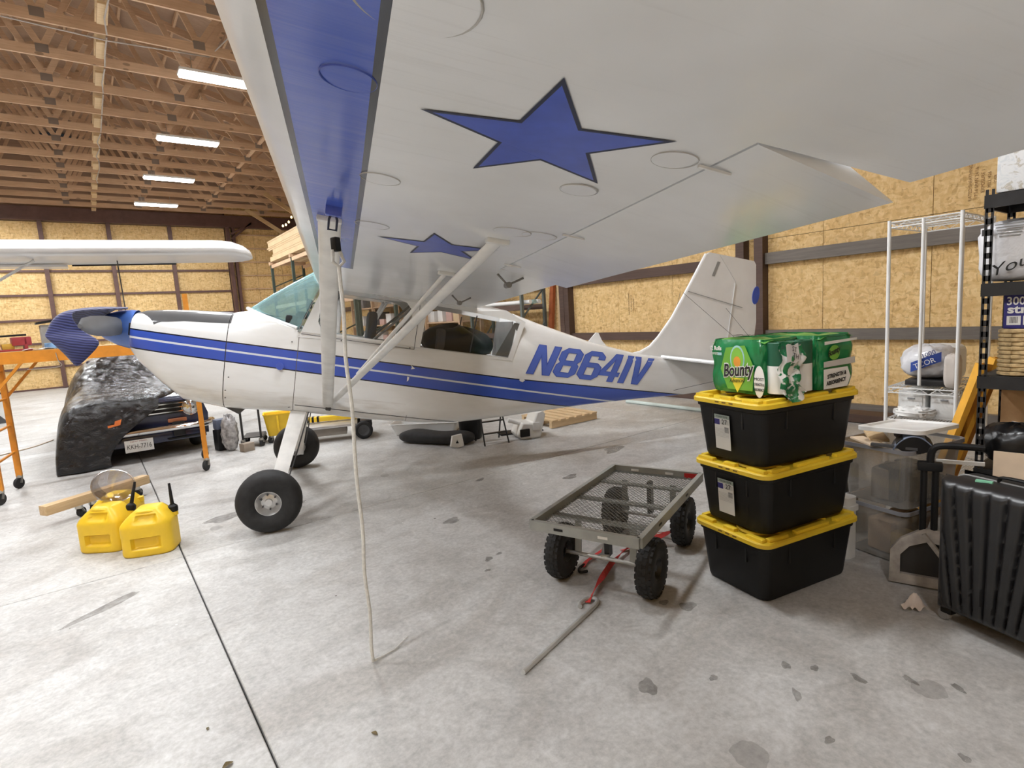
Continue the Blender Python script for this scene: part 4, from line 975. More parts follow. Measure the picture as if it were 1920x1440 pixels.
for x in (.045, SW-.045):
    for y in (.06, SD-.06):
        MB().bbox((x, y, .052), (.05, .05, .03), .008).o('wheel_housing', BLK, sc_)
        MB().lathe([(.008, -.014), (.026, -.014), (.028, 0), (.026, .014), (.008, .014)], (x-.012, y-.006, .028), (.2, 1, 0), 18, True).o('spinner_wheel', GRY, sc_)
MB().tube(cm([(SW*.35, SD/2, SH+.052), (SW*.38, SD/2, SH+.075), (SW*.62, SD/2, SH+.075), (SW*.65, SD/2, SH+.052)], 4), .012, 8, True, .6).o('top_handle', BLK, sc_)
MB().box((SW*.30, SD*.30, SH+.054), (.06, .025, .012), .3).o('luggage_tag', M('mint_tag', (.25, .62, .42), .6), sc_, 0)

# ------------------------------------------------------------------ folding hand truck
ht = thing('hand_truck', 'folding black hand truck with grey toe plate behind the suitcase', 'hand truck', (3.47, .985, 0), rad(-72))
HGR = M('scuffed_grey_plastic', (.36, .325, .29), .65, 0, .25, 20)
for x in (-.025, .025): MB().tube([(x-.0, 0, .30), (x, .0, .66)], .016, 10).o('upright', BLK, ht)
MB().bbox((0, 0, .66), (.11, .05, .05), .012).o('upright_collar', BLK, ht)
MB().tube(cm([(0, 0, .68), (.01, 0, .75), (.06, .0, .775), (.22, .0, .775)], 4), .018, 10).o('handle', BLK, ht)
MB().plate([(-.17, .0), (-.165, .17), (-.12, .235), (-.02, .30), (.10, .30), (.19, .24), (.22, 0)], [[(-.12, .05), (-.12, .15), (-.08, .20), (.0, .235), (.10, .22), (.16, .16), (.17, .05)]], lambda a, b_, th: (a, -.015+th-.06*(1-b_/.3), b_+.012), .03).o('toe_plate', HGR, ht, 0)
MB().plate([(-.12, .05), (-.12, .15), (-.08, .20), (.0, .235), (.10, .22), (.16, .16), (.17, .05)], [], lambda a, b_, th: (a, .01+th-.06*(1-b_/.3), b_+.012), .012).o('toe_plate_web', BLKM, ht, 0)
MB().bar((-.02, -.03, .29), (.15, -.07, .06), .02, .02).o('toe_plate_rib', HGR, ht, 0)
for x in (-.14, .17): wheel(ht, (x, .07, .085), (1, 0, 0), .085, .04, .035, RUB, BLKM, 0, 'wheel', 0)
rag = MB().grid(lambda u_, v_: Vector((3.085+.07*u_, .93-.05*u_+.05*v_, .02+.07*math.sin(PI*u_)*math.sin(PI*v_)+.012*math.sin(11*u_+7*v_))), 10, 10)
tag(rag.o('rag', M('pink_white_rag', (.66, .58, .54), .9), None, 60), 'crumpled pale rag on the floor beside the suitcase wheel', 'rag')
# ------------------------------------------------------------------ clear bins behind the totes
def clearbin(name, x, y, z, rz, w_, d_, h_, label, content, lidm=None):
    t = thing(name, label, 'bin', (x, y, z), rz, 'clear plastic bins')
    MB().loft([rrect(a, b_, .05, 5, q) for q, a, b_ in ((.004, w_*.80, d_*.80), (0.008, w_*.86, d_*.86), (h_-.02, w_*.97, d_*.97), (h_-.018, w_, d_), (h_, w_, d_))], cap=False).o('bin_wall', CLRB, t, 40)
    MB().loft([rrect(a, b_, .05, 5, q) for q, a, b_ in ((.0, w_*.80, d_*.80), (.006, w_*.86, d_*.86))]).o('bin_base', GRY, t, 40)
    MB().loft([rrect(a, b_, .05, 5, q) for q, a, b_ in ((h_-.022, w_, d_), (h_-.022, w_*1.03, d_*1.04), (h_, w_*1.03, d_*1.04), (h_, w_, d_))], cap=False).o('bin_rim', lidm or M('grey_rim', (.22, .22, .24), .5), t, 40)
    return t
b0 = clearbin('storage_bin', 3.86, 1.26, 0, rad(-12), .52, .40, .335, 'clear bin with yellowish contents at the bottom, behind the totes', None)
b1 = clearbin('storage_bin', 3.86, 1.25, .34, rad(-12), .56, .42, .36, 'clear smoky bin full of dark things, stacked on another bin', None)
def content(nm, label, c, sz, m, rz, n=5, seed=1, cat='contents'):
    r = random.Random(seed); t = thing(nm, label, cat, (c[0], c[1], c[2]), rz)
    for k in range(n):
        w_ = sz[0]*r.uniform(.25, .5); d_ = sz[1]*r.uniform(.3, .55); h_ = sz[2]*r.uniform(.4, .95)
        MB().bbox((r.uniform(-1, 1)*(sz[0]-w_)/2, r.uniform(-1, 1)*(sz[1]-d_)/2, h_/2+.003), (w_, d_, h_), .015, r.uniform(-.2, .2)).o('packet', m[k % len(m)], t)
    return t
content('packets', 'tan and brown packets inside the lower clear bin', (3.86, 1.26, .012), (.40, .30, .24), [M('tan_packet', (.50, .34, .12), .6), CARD, M('brown_packet', (.22, .15, .07), .6), M('olive_packet', (.16, .14, .10), .7)], rad(-12), 7, 4)
content('packets', 'dark cables and tools inside the upper clear bin', (3.86, 1.25, .352), (.44, .32, .26), [DGR, M('brown_grey', (.12, .10, .085), .7), BLK, M('tan_grey', (.30, .25, .20), .7)], rad(-12), 8, 9)
# things lying on the upper bin
tray = thing('paint_tray', 'blue grey curved plastic guard lying across the bin', 'tray', (3.66, 1.12, .70), rad(-70))
MB().grid(lambda u_, v_: Vector(((u_-.5)*.20, (v_-.5)*.16, .085*math.sin(PI*u_)**.7)), 16, 4).o('guard_shell', M('blue_grey_plastic', (.20, .25, .36), .35), tray, 50, [('SOLIDIFY', dict(thickness=.006))])
MB().loft([[Vector((.085*math.cos(a), -.078+o_, .03+.045*math.sin(a))) for a in [2*PI*k/24 for k in range(24)]] for o_ in (0, .13)]).o('guard_hollow', BLK, tray, 40)
tag(MB().bar((3.56, 1.30, .715), (3.60, 1.08, .712), .035, .014).o('pry_bar', DGR, None, 0), 'flat dark bar lying along the rim of the clear bin', 'bar')
tag(MB().bbox((3.80, 1.36, .712), (.26, .10, .016), .004, rad(28)).o('board_scrap', LUMP), 'pale board scrap on the bin under the white lid', 'board')
tag(MB().bbox((3.66, 1.36, .705), (.22, .08, .012), .003, rad(50)).o('cardboard_flap', CARD2), 'cardboard strip at the corner of the clear bin', 'cardboard')
tag(MB().lathe([(.03, 0), (.055, .02), (.065, .07), (.06, .072), (.05, .022), (.001, .006)], (3.84, 1.22, .702), (0, 0, 1), 24).o('bowl', DGR), 'dark grey bowl under the white lid on the bin', 'bowl')
lid = thing('bin_lid', 'white plastic bin lid lying on top of the clear bins', 'lid', (3.82, 1.20, .775), rad(-8)); lid.rotation_euler = (rad(-3), rad(3), rad(-8))
MB().loft([rrect(a, b_, .05, 6, q) for q, a, b_ in ((0, .44, .34), (.0, .46, .36), (.022, .46, .36), (.026, .44, .34), (.026, .40, .30), (.016, .38, .28))]).o('lid_panel', WPL, lid, 40)
# white container between totes and clear bins
wbx = thing('storage_box', 'white plastic box standing on edge behind the tote stack', 'box', (3.55, 1.50, 0), rad(-12))
MB().loft([rrect(.10, .25, .03, 5, q) for q in (0, .38)]).o('box_body', WPL, wbx, 40)
MB().loft([rrect(.115, .27, .03, 5, q) for q in (.30, .33)]).o('box_rim', WEN, wbx, 40)
MB().bbox((-.052, 0, .15), (.008, .17, .20), .006).o('box_panel', WEN, wbx)
tag(MB().bbox((4.05, 1.72, .20), (.36, .26, .40), .02, rad(10)).o('equipment_case', BLK), 'black equipment case on the floor behind the totes', 'case')
tag(MB().bbox((4.06, 1.74, .463), (.30, .20, .12), .02, rad(20)).o('tool_pouch', M('red_black_pouch', (.10, .03, .03), .7, 0, .6, 14)), 'dark red tool pouch on the black case behind the totes', 'pouch')
tag(MB().bbox((3.98, 1.66, .425), (.30, .10, .045), .008, rad(8)).o('level', M('silver_bar', (.55, .55, .55), .4, .5)), 'silver bar on the black case behind the totes', 'bar')

# ------------------------------------------------------------------ white wire rack
RK = thing('wire_rack', 'tall white wire shelving rack by the side wall', 'rack', (5.10, 1.30, 0))
WXR, WYR = .80, .46
for x in (0, WXR):
    for y in (0, WYR): MB().cyl((x, y, .0), (x, y, 2.135), .0135, 12).o('post', WEN, RK)
MB().cyl((.0, .235, .85), (.0, .235, 2.12), .012, 12).o('post', WEN, RK)
MB().cyl((WXR-.02, .19, .85), (WXR-.02, .19, 2.08), .012, 12).o('post', WEN, RK)
def shelf(z, nm='wire_shelf'):
    b = MB()
    for zz_ in (z, z-.04):
        b.tube([(0, 0, zz_), (WXR, 0, zz_), (WXR, WYR, zz_), (0, WYR, zz_), (0, 0, zz_)], .005, 6)
    s = b.o('shelf_frame', WEN, RK)
    n = 22; q = MB()
    for k in range(1, n): q.cyl((0, WYR*k/n, z+.004), (WXR, WYR*k/n, z+.004), .0026, 5)
    for k in range(1, 4): q.cyl((WXR*k/4, 0, z-.002), (WXR*k/4, WYR, z-.002), .004, 6)
    tag(q.o('shelf_wires', WEN, s), None, None, None, 'stuff')
    q = MB()
    for y in (0, WYR): q.tube([(WXR*i/16, y, z-.04*(i % 2)) for i in range(17)], .003, 5)
    for x in (0, WXR): q.tube([(x, WYR*i/8, z-.04*(i % 2)) for i in range(9)], .003, 5)
    q.o('truss_wire', WEN, s)
for z in (2.12, .82, .56, .12): shelf(z)
tag(MB().bbox((5.32, 1.53, .862), (.34, .26, .045), .01, rad(5)).o('tray', M('black_tray', (.03, .03, .033), .35)), 'flat black tray on the white wire rack under the bag', 'tray')
def blob(c, s_, m, nm, label, cat, rz=0, seed=1, amp=.10, ex=2.6, n=32):
    r = random.Random(seed); ph = [r.uniform(0, 6) for _ in range(6)]
    def f(u_, v_):
        a, e = 2*PI*u_, (v_-.5)*PI; k = 1+amp*(math.sin(3*a+ph[0])*math.cos(2*e+ph[1])*.6+.5*math.sin(7*a+ph[2]+5*e)+.35*math.sin(13*a+ph[3]-9*e)+.3*math.sin(17*e+ph[4]))
        c_, q = math.cos(a), math.sin(a); ce, se = math.cos(e), math.sin(e); g = lambda t_: math.copysign(abs(t_)**(2/ex), t_)
        return Vector((s_[0]*k*g(ce)*g(c_), s_[1]*k*g(ce)*g(q), max(0, s_[2]*(1+g(se)*(k if se > 0 else 1)))))
    o = MB().grid(f, n, n//2).o(nm, m, None, 70); o.location = c; o.rotation_euler = (0, 0, rz)
    return tag(o, label, cat)
bgk = blob((5.34, 1.54, .885), (.19, .175, .13), BAGW, 'retail_bag', 'crumpled white plastic bag with blue print on the wire rack', 'bag', 0, 5, .10)
P0 = bgk
u_, v_ = Vector((-.55, -.80, .35)), Vector((.35, -.15, .9))
MB().grid(lambda a, b_: Vector((-.19-.03*math.sin(3*a), .07-.20*a, .06+.09*a+.075*b_)), 6, 3).o('printed_band', M('print_blue', (.03, .07, .32), .4), P0)
text('TCOR', .055, PAPER, P0, (-.222, -.03, .135), Vector((0, -1, .45)), Vector((0, .4, 1)), 'bag_lettering', .0005)
text('1000', .05, M('navy_print', (.03, .04, .20), .4), P0, (-.205, -.05, .205), Vector((0, -1, .45)), Vector((0, .4, 1)), 'bag_lettering', .0005)
blob((5.66, 1.55, .83), (.13, .15, .15), WPL, 'white_canister', 'smooth white lidded canister behind the printed bag on the rack', 'canister', 0, 2, .01, 5)
blob((5.20, 1.35, .83), (.08, .045, .13), M('cream_paper', (.66, .60, .55), .8), 'paper_sack', 'cream paper sack on the wire rack by the ladder', 'sack', 0, 8, .05, 4)
for k, (x, y) in enumerate(((5.40, 1.62), (5.40, 1.40))):
    t = thing('drawer_box', ['white plastic drawer box on the lower wire shelf, farther from the ladder', 'white plastic drawer box on the lower wire shelf, next to the ladder'][k], 'box', (x, y, .565))
    MB().bbox((0, 0, .11), (.36, .19, .215), .012).o('box_body', WPL, t)
    MB().bbox((-.182, 0, .105), (.008, .15, .16), .004).o('drawer_front', WEN, t); MB().bbox((-.19, 0, .16), (.012, .05, .012), .003).o('handle', GRY, t)
blob((5.16, 1.58, .575), (.11, .13, .045), PAPER, 'crumpled_paper', 'crumpled white paper on the low wire shelf behind the white lid', 'paper', 0, 3, .22)

# ------------------------------------------------------------------ amber ladder leaning on the black shelving
ld_ = thing('ladder', 'amber fibreglass ladder leaning between the white rack and black shelves', 'ladder', (4.22, 1.27, 0))
A0, A1 = Vector((0, 0, .0)), Vector((.05, -.30, 1.12))
for off in (Vector((0, 0, 0)), Vector((.38, .02, 0))):
    MB().bar(A0+off, A1+off, .030, .085, (.8, .6, 0)).o('side_rail', LADD, ld_, 0)
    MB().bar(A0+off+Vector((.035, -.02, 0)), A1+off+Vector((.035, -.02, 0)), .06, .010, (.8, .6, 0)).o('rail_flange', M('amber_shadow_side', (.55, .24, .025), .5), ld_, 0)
for k in range(1, 4):
    p = A0.lerp(A1, k/4); MB().bar(p, p+Vector((.38, .02, 0)), .03, .02).o('rung', ALU, ld_, 0)
tag(MB().bar((3.62, 1.0, .655), (3.66, .80, .662), .022, .018).o('trim_strip', WPL, None, 0), 'short white plastic strip lying across the hand truck', 'strip')

# ------------------------------------------------------------------ black steel shelving
BS = thing('steel_shelving', 'black boltless steel shelving unit crowded with household goods', 'shelving', (4.02, .925, 0))
# local: x away from the viewer (+X), y towards the camera side (-Y)
D_, W2, HB = .46, .95, 2.11
def post(x, y):
    b = MB(); n = 34
    for sx, sy in ((1, 0), (0, 1)):
        wq = .038
        for k in range(n):
            z0, z1 = HB*k/n, HB*(k+1)/n; zm = z0+(z1-z0)*.62
            b.box((x+sx*wq/2, y-sy*wq/2, (z0+(z1-z0)*.31)), (wq if sx else .003, wq if sy else .003, (z1-z0)*.62)) if False else None
        # slotted flange: two edge strips joined by short bridges
        for o_ in (.006, .032): b.box((x+sx*o_, y-sy*o_, HB/2), (.013 if sx else .003, .013 if sy else .003, HB))
        for k in range(n): b.box((x+sx*.019, y-sy*.019, HB*(k+.25)/n), (.03 if sx else .003, .03 if sy else .003, HB/n*.5))
    b.o('slotted_post', BLKM, BS, 0)
for x in (0, D_-.0):
    for y in (0, -W2): post(x, y)
for z in (2.08, 1.60, 1.08, .54):
    for x in (.0, D_): MB().box((x, -W2/2, z-.035), (.012, W2, .07)).o('shelf_beam', BLKM, BS, 0)
    for y in (.0, -W2): MB().box((D_/2, y, z-.035), (D_, .012, .07)).o('shelf_beam', BLKM, BS, 0)
    MB().box((D_/2, -W2/2, z-.004), (D_-.02, W2-.02, .012)).o('shelf_board', BLK if z != 1.08 else M('board_black', (.03, .03, .03), .7), BS, 0)
sx, sy = 4.02, .925
# top: printed box
x_ = NX('floral_carton'); o_ = x_.obj(); vv = x_.node('ShaderNodeTexVoronoi', {'Vector': o_, 'Scale': 12.0}); cc = x_.xyz(vv.outputs['Color'])
c_ = x_.ramp(x_.noise(o_, 14, 4, .6, 1.5), [(.36, (.62, .65, .68)), (.46, (.75, .76, .77)), (.56, (.72, .73, .75)), (.62, (.45, .42, .36)), (.68, (.66, .62, .55)), (.75, (.50, .30, .45))])
x_.base(c_); x_.p(Roughness=.5)
tag(MB().bbox((sx+.21, sy-.46, 2.245), (.40, .84, .32), .008).o('printed_box', x_.m), 'pale box with floral print on top of the black shelving', 'box')
# second shelf: white film-wrapped bags
bb = blob((sx+.25, sy-.20, 1.605), (.15, .27, .17), BAGW, 'wrapped_bundle', 'white plastic wrapped bundle with script lettering on the upper shelf', 'bundle', rad(4), 11, .05, 5)
text('Youuu fan', .085, INK, bb, (-.166, -.0, .13), Vector((0, -1, .38)), Vector((0, .38, 1)), 'script_lettering', .0005, .4, .42)
for k in range(5): MB().box((-.158, .12-.0*k, .315-k*.016), (.002, .13-.01*k, .006)).o('fine_print', GRY, bb, 0)
MB().box((-.158, .215, .28), (.002, .05, .035)).o('barcode', DGR, bb, 0)
blob((sx+.13, sy-.62, 1.605), (.17, .22, .19), M('green_white_film', (.55, .66, .50), .3, 0, .5, 7, .9, 14), 'produce_bag', 'crumpled clear and green plastic bag on the upper shelf', 'bag', 0, 13, .12, 3)
tag(MB().bbox((sx+.43, sy-.50, 1.81), (.05, .5, .40), .004).o('white_panel_box', WPL), 'white panel box standing at the back of the upper shelf', 'box')
# third shelf: stretch wrap carton, basket, brown carton
cb = thing('wrap_carton', 'navy carton marked stretch lying on the woven basket', 'carton', (sx+.05, sy-.255, 1.345), rad(-3))
MB().bbox((.12, 0, .095), (.24, .34, .19), .004).o('carton_body', NVYB, cb)
text('3000', .062, PAPER, cb, (-.0015, .105, .150), (0, -1, 0), (0, 0, 1), 'carton_lettering', .0005, 0, .105, .001)
text('SQ FT', .03, PAPER, cb, (-.0015, -.02, .165), (0, -1, 0), (0, 0, 1), 'carton_lettering', .0005)
text('stretch', .062, PAPER, cb, (-.0015, .045, .105), (0, -1, 0), (0, 0, 1), 'carton_lettering', .0005, 0, .215, .002)
for y0_, y1_, m_ in ((.155, .095, PAPER), (.085, -.15, PAPER)): MB().box((-.001, (y0_+y1_)/2, .045), (.002, abs(y0_-y1_), .05)).o('carton_panel', m_, cb, 0)
for k in range(6): MB().box((-.0025, .14-.006*k, .048), (.001, .003, .035)).o('barcode', DGR, cb, 0)
text('FILM', .04, RED, cb, (-.003, .04, .046), (0, -1, 0), (0, 0, 1), 'carton_lettering', .0003)
bk = thing('woven_basket', 'tan woven basket on the middle shelf of the black shelving', 'basket', (sx+.18, sy-.33, 1.085), 0)
BSK = M('seagrass', (.50, .36, .18), .8, 0, .25, 40)
for k in range(11):
    b = MB(); z = .012+k*.0235; P = rrect(.31, .50, .05, 8, z)
    b.tube([p+Vector((.006*(1 if (i+k) % 2 else -1)*(1 if abs(p.x) > .12 else 0), .006*(1 if (i+k) % 2 else -1)*(1 if abs(p.y) > .2 else 0), 0)) for i, p in enumerate(sum([[a.lerp(c, j/6) for j in range(6)] for a, c in zip(P, P[1:]+P[:1])], []))], .0125, 6, False); b.o('woven_strand', BSK, bk)
MB().loft([rrect(.29, .48, .05, 5, q) for q in (.002, .01)]).o('basket_base', BSK, bk)
tag(MB().bbox((sx+.40, sy-.30, 1.335), (.05, .52, .50), .004).o('brown_carton', CARD), 'brown carton standing behind the woven basket', 'carton')
# lower shelf: brown carton, black bag, pale carton
tag(MB().bbox((sx+.36, sy-.17, .80), (.10, .26, .50), .004).o('brown_carton', M('kraft_carton', (.62, .38, .19), .8, 0, .12, 8)), 'tall orange brown carton at the back of the lower shelf', 'carton')
blob((sx+.16, sy-.16, .545), (.13, .17, .125), BAGB, 'trash_bag', 'shiny black plastic bag on the lower shelf by the post', 'bag', 0, 17, .10, 2.4)
tag(MB().lathe([(.035, 0), (.045, .01), (.045, .16), (.03, .18), (.02, .182), (.02, .17)], (sx+.22, sy-.40, .60), (.25, .5, 1), 20).o('pink_bottle', M('pink_plastic', (.62, .10, .14), .4)), 'pink bottle poking up on the lower shelf', 'bottle')
blob((sx+.36, sy-.50, .545), (.06, .12, .25), M('grey_white_sack', (.50, .50, .52), .7, 0, .2), 'grey_sack', 'grey white sack standing at the back of the lower shelf', 'sack', 0, 23, .05, 4)
pc = thing('open_carton', 'pale open cardboard carton in front of the black shelving', 'carton', (sx-.16, sy-.26, .42), rad(-3))
MB().plate([(-.13, .0), (.26, .0), (.26, .30), (-.13, .285)], [], lambda a, b_, th: (-.06+th, -a, b_), .006).o('carton_flap', CARD2, pc, 0)
MB().bbox((.03, -.06, .11), (.16, .36, .22), .005).o('carton_body', CARD, pc)
tag(MB().bbox((sx-.22, sy-.27, .21), (.36, .44, .41), .01).o('black_crate', BLK), 'black crate on the floor under the open carton', 'crate')
blob((sx-.20, sy-.62, .43), (.12, .14, .14), M('navy_cloth', (.02, .025, .05), .85, 0, .2, 9, .4, 18), 'navy_coat', 'dark navy bundle of cloth beside the open carton', 'cloth', 0, 29, .10)
# ------------------------------------------------------------------ orange rolling scaffold
SF = thing('rolling_scaffold', 'orange steel rolling scaffold with casters beside the airplane nose', 'scaffold', (.065, 7.825, 0), rad(-7.4))
SL, SWD = .925, .36
for x in (-SL, SL):
    for y in (-SWD, SWD):
        MB().box((x, y, 1.10), (.052, .052, 1.92)).o('post', ORG, SF, 0); caster(SF, x, y, .15, .062, rad(60))
    for k in range(6): MB().cyl((x, -SWD, .42+k*.30), (x, SWD, .42+k*.30), .014, 8).o('rung', ORG, SF)
for y in (-SWD, SWD):
    MB().box((0, y, 1.475), (2*SL+.06, .03, .12)).o('platform_rail', ORG, SF, 0)
    for s in (-1, 1):
        MB().bar((s*SL, y, 1.02), (s*(SL-.34), y, 1.43), .026, .026).o('brace', ORG, SF, 0)
MB().box((0, 0, 1.525), (2*SL-.08, 2*SWD-.05, .028)).o('platform_board', LUMB, SF, 0)
for x in (-SL, SL): MB().box((x, 0, 1.475), (.03, 2*SWD, .06)).o('platform_rail', ORG, SF, 0)
MB().tube(cm([(-.30, -.385, 1.50), (-.29, -.39, 1.42), (-.27, -.39, 1.36), (-.40, -.39, 1.345), (-.55, -.385, 1.35)], 4), .004, 6).o('wire_clip', ZNC, SF)
def onsf(x, y): return SF.matrix_basis @ Vector((x, y, 1.54))
def loc_on(x, y, z=1.54): 
    a = rad(-7.4); return (.065+x*math.cos(a)-y*math.sin(a), 7.825+x*math.sin(a)+y*math.cos(a), z)
tb = thing('tool_caddy', 'dark red tool caddy standing on the scaffold platform', 'tool box', loc_on(-.70, -.05), rad(10))
REDT = M('dark_red_enamel', (.30, .03, .035), .45, 0, .15)
MB().bbox((0, 0, .01), (.30, .16, .02), .006).o('caddy_base', REDT, tb)
for x in (-.14, .10): MB().bbox((x, 0, .08), (.03, .15, .13), .008).o('caddy_end', REDT, tb)
MB().bbox((.07, 0, .10), (.16, .15, .09), .012).o('caddy_bin', REDT, tb); MB().bar((-.14, 0, .16), (.12, 0, .165), .03, .02).o('caddy_handle', BLK, tb, 0)
MB().bbox((-.04, .02, .05), (.10, .10, .06), .006).o('caddy_pouch', M('yellow_pouch', (.60, .38, .05), .6), tb)
gb = thing('parts_box', 'grey parts box with black lid on the scaffold platform', 'box', loc_on(-.36, .14), rad(5))
MB().bbox((0, 0, .13), (.26, .24, .26), .01).o('box_body', M('grey_box', (.30, .29, .27), .6), gb); MB().add([(-.16, -.15, .27), (.22, -.15, .33), (.22, .15, .33), (-.16, .15, .27), (-.16, -.15, .29), (.22, -.15, .35), (.22, .15, .35), (-.16, .15, .29)], [(3, 2, 1, 0), (4, 5, 6, 7), (0, 1, 5, 4), (1, 2, 6, 5), (2, 3, 7, 6), (3, 0, 4, 7)]).o('lid', BLK, gb, 0)
mg = thing('magazine', 'light open magazine lying at the scaffold platform edge', 'magazine', loc_on(-.46, -.22), rad(6))
for s in (-1, 1): MB().grid(lambda u, v, s=s: Vector((s*.13*u, (v-.5)*.24, .006+.012*math.sin(PI*u)*1)), 6, 2).o('page', M('printed_page', (.62, .64, .66), .5, 0, .3, 12), mg, 50, [('SOLIDIFY', dict(thickness=.004))])
tag(MB().bbox((loc_on(-.30, -.12)[0], loc_on(-.30, -.12)[1], 1.575), (.24, .12, .06), .006, rad(-5)).o('carton', M('blue_white_carton', (.20, .36, .60), .5, 0, .6, 9)), 'small blue and white carton on the scaffold platform', 'carton')

# ------------------------------------------------------------------ covered old car
CR = thing('car', 'old dark blue car with chrome bumper, mostly under a black sheet', 'car', (.46, 8.62, 0), rad(-2))
CARP = M('navy_car_paint', (.012, .016, .05), .25, 0, .15, coat=.5)
secs = [(.06, .30, .74), (.10, .24, .78), (.5, .22, .82), (1.3, .22, .92), (1.75, .22, .95), (3.6, .22, .92), (4.1, .24, .85), (4.15, .35, .75)]
MB().loft([[Vector((x*.72, y, z)) for i, (x, z) in enumerate(((-1, z0), (-1.02, (z0+z1)/2), (-.95, z1-.06), (-.8, z1), (.8, z1), (.95, z1-.06), (1.02, (z0+z1)/2), (1, z0)))] for y, z0, z1 in secs]).o('body', CARP, CR, 40)
MB().loft([[Vector((x*.70, y, z)) for x, z in ((-.9, .9), (-.86, zt), (.86, zt), (.9, .9))] for y, zt in ((1.75, .93), (2.25, 1.28), (3.2, 1.28), (3.75, .93))]).o('cabin', CARP, CR, 40)
for z in (.70, .645, .59): MB().box((.05, .045, z), (1.05, .02, .014)).o('grille_bar', CHR, CR, 0)
MB().box((.02, .07, .645), (1.1, .03, .16)).o('grille', BLK, CR, 0)
for s in (-1, 1):
    MB().lathe([(.001, .045), (.05, .043), (.085, .03), (.098, .012), (.105, .014), (.108, 0), (.10, -.03)], (s*.53, .05, .625), (0, -1, 0), 28).o('headlight', CHR, CR)
    MB().lathe([(.001, .05), (.05, .048), (.085, .035), (.092, .018)], (s*.53, .045, .625), (0, -1, 0), 28).o('headlight_glass', glass('headlight_glass', (.9, .9, .88), .1, .35), CR)
    MB().bbox((s*.36, .02, .475), (.22, .04, .05), .012).o('turn_signal', M('rusty_orange_lens', (.34, .12, .05), .5), CR)
    wheel(CR, (s*.60, .62, .31), (1, 0, 0), .31, .18, .17, RUB, CHR, 0, 'wheel', 0)
    wheel(CR, (s*.60, 3.2, .31), (1, 0, 0), .31, .18, .17, RUB, CHR, 0, 'wheel', 0)
    MB().bbox((s*.36, -.06, .37), (.14, .05, .19), .015).o('bumper_guard', BLK, CR)
MB().tube(cm([(-.76, .25, .38), (-.70, .02, .385), (-.45, -.055, .39), (0, -.07, .39), (.45, -.055, .39), (.72, .02, .385), (.78, .25, .38)], 6), .055, 12, True, .8).o('bumper', CHR, CR)
MB().bbox((0, .02, .27), (1.36, .06, .13), .02).o('valance', CARP, CR)
MB().bar((.22, -.03, .24), (.62, -.03, .25), .02, .02).o('tow_bar', BLK, CR, 0)
lp = MB().bbox((-.10, -.10, .23), (.31, .008, .155), .003).o('licence_plate', M('plate_white', (.72, .72, .70), .5), CR)
text('KKH-7716', .086, INK, lp, (-.10, -.105, .22), (1, 0, 0), (0, 0, 1), 'plate_lettering', .0006, 0, .262)
text('NEW YORK', .022, M('plate_red', (.30, .06, .05), .5), lp, (-.10, -.105, .288), (1, 0, 0), (0, 0, 1), 'plate_lettering', .0006, 0, .18)
# black sheet
rows = [(8.50, .015, -.04), (8.49, .20, -.03), (8.50, .42, .10), (8.53, .62, .32), (8.60, .80, .56), (8.95, .87, .80), (9.5, .93, .98), (10.1, .99, 1.22), (10.55, 1.26, 1.26), (11.0, 1.36, 1.26), (11.8, 1.36, 1.26), (12.6, 1.0, 1.26), (12.85, .5, 1.26), (12.9, .02, 1.26)]
fx = [(0, .0), (.0, .35), (.015, .75), (.07, .96), (.2, 1.0), (.4, 1.02), (.6, 1.02), (.8, 1.0), (.95, .97), (1.0, .86)]
r_ = random.Random(5)
Pq = [[(-.50+(.30*k*k if i > 6 else .10*k*k)+f*(xm+.50)+r_.uniform(-.02, .02), y+r_.uniform(-.02, .02)+(.03 if k < .8 else 0), max(.012, z*k+r_.uniform(-.02, .02)*(z*k > .1))) for f, k in fx] for i, (y, z, xm) in enumerate(rows)]
b = MB(); nr, nc = len(rows)-1, len(fx)-1
b.grid(lambda u, v: Vector(Pq[round(u*nr)][round(v*nc)]), nr, nc)
sh_ = b.o('plastic_sheet', WRAP, None, 80, [('SUBSURF', dict(levels=3, render_levels=3)), ('SOLIDIFY', dict(thickness=.004))])
tag(sh_, 'black wrinkled plastic sheet draped over the old car', 'cover')
tag(MB().plate([(0, 0), (.13, .02), (.15, .09), (.08, .075), (.07, .035), (.0, .03)], [], lambda a, c, t: (.06+a, 8.475+t, .51+c), .004).o('warning_tag', M('orange_tag', (.85, .22, .05), .6), None, 0), 'bright orange tag caught on the black car sheet', 'tag')

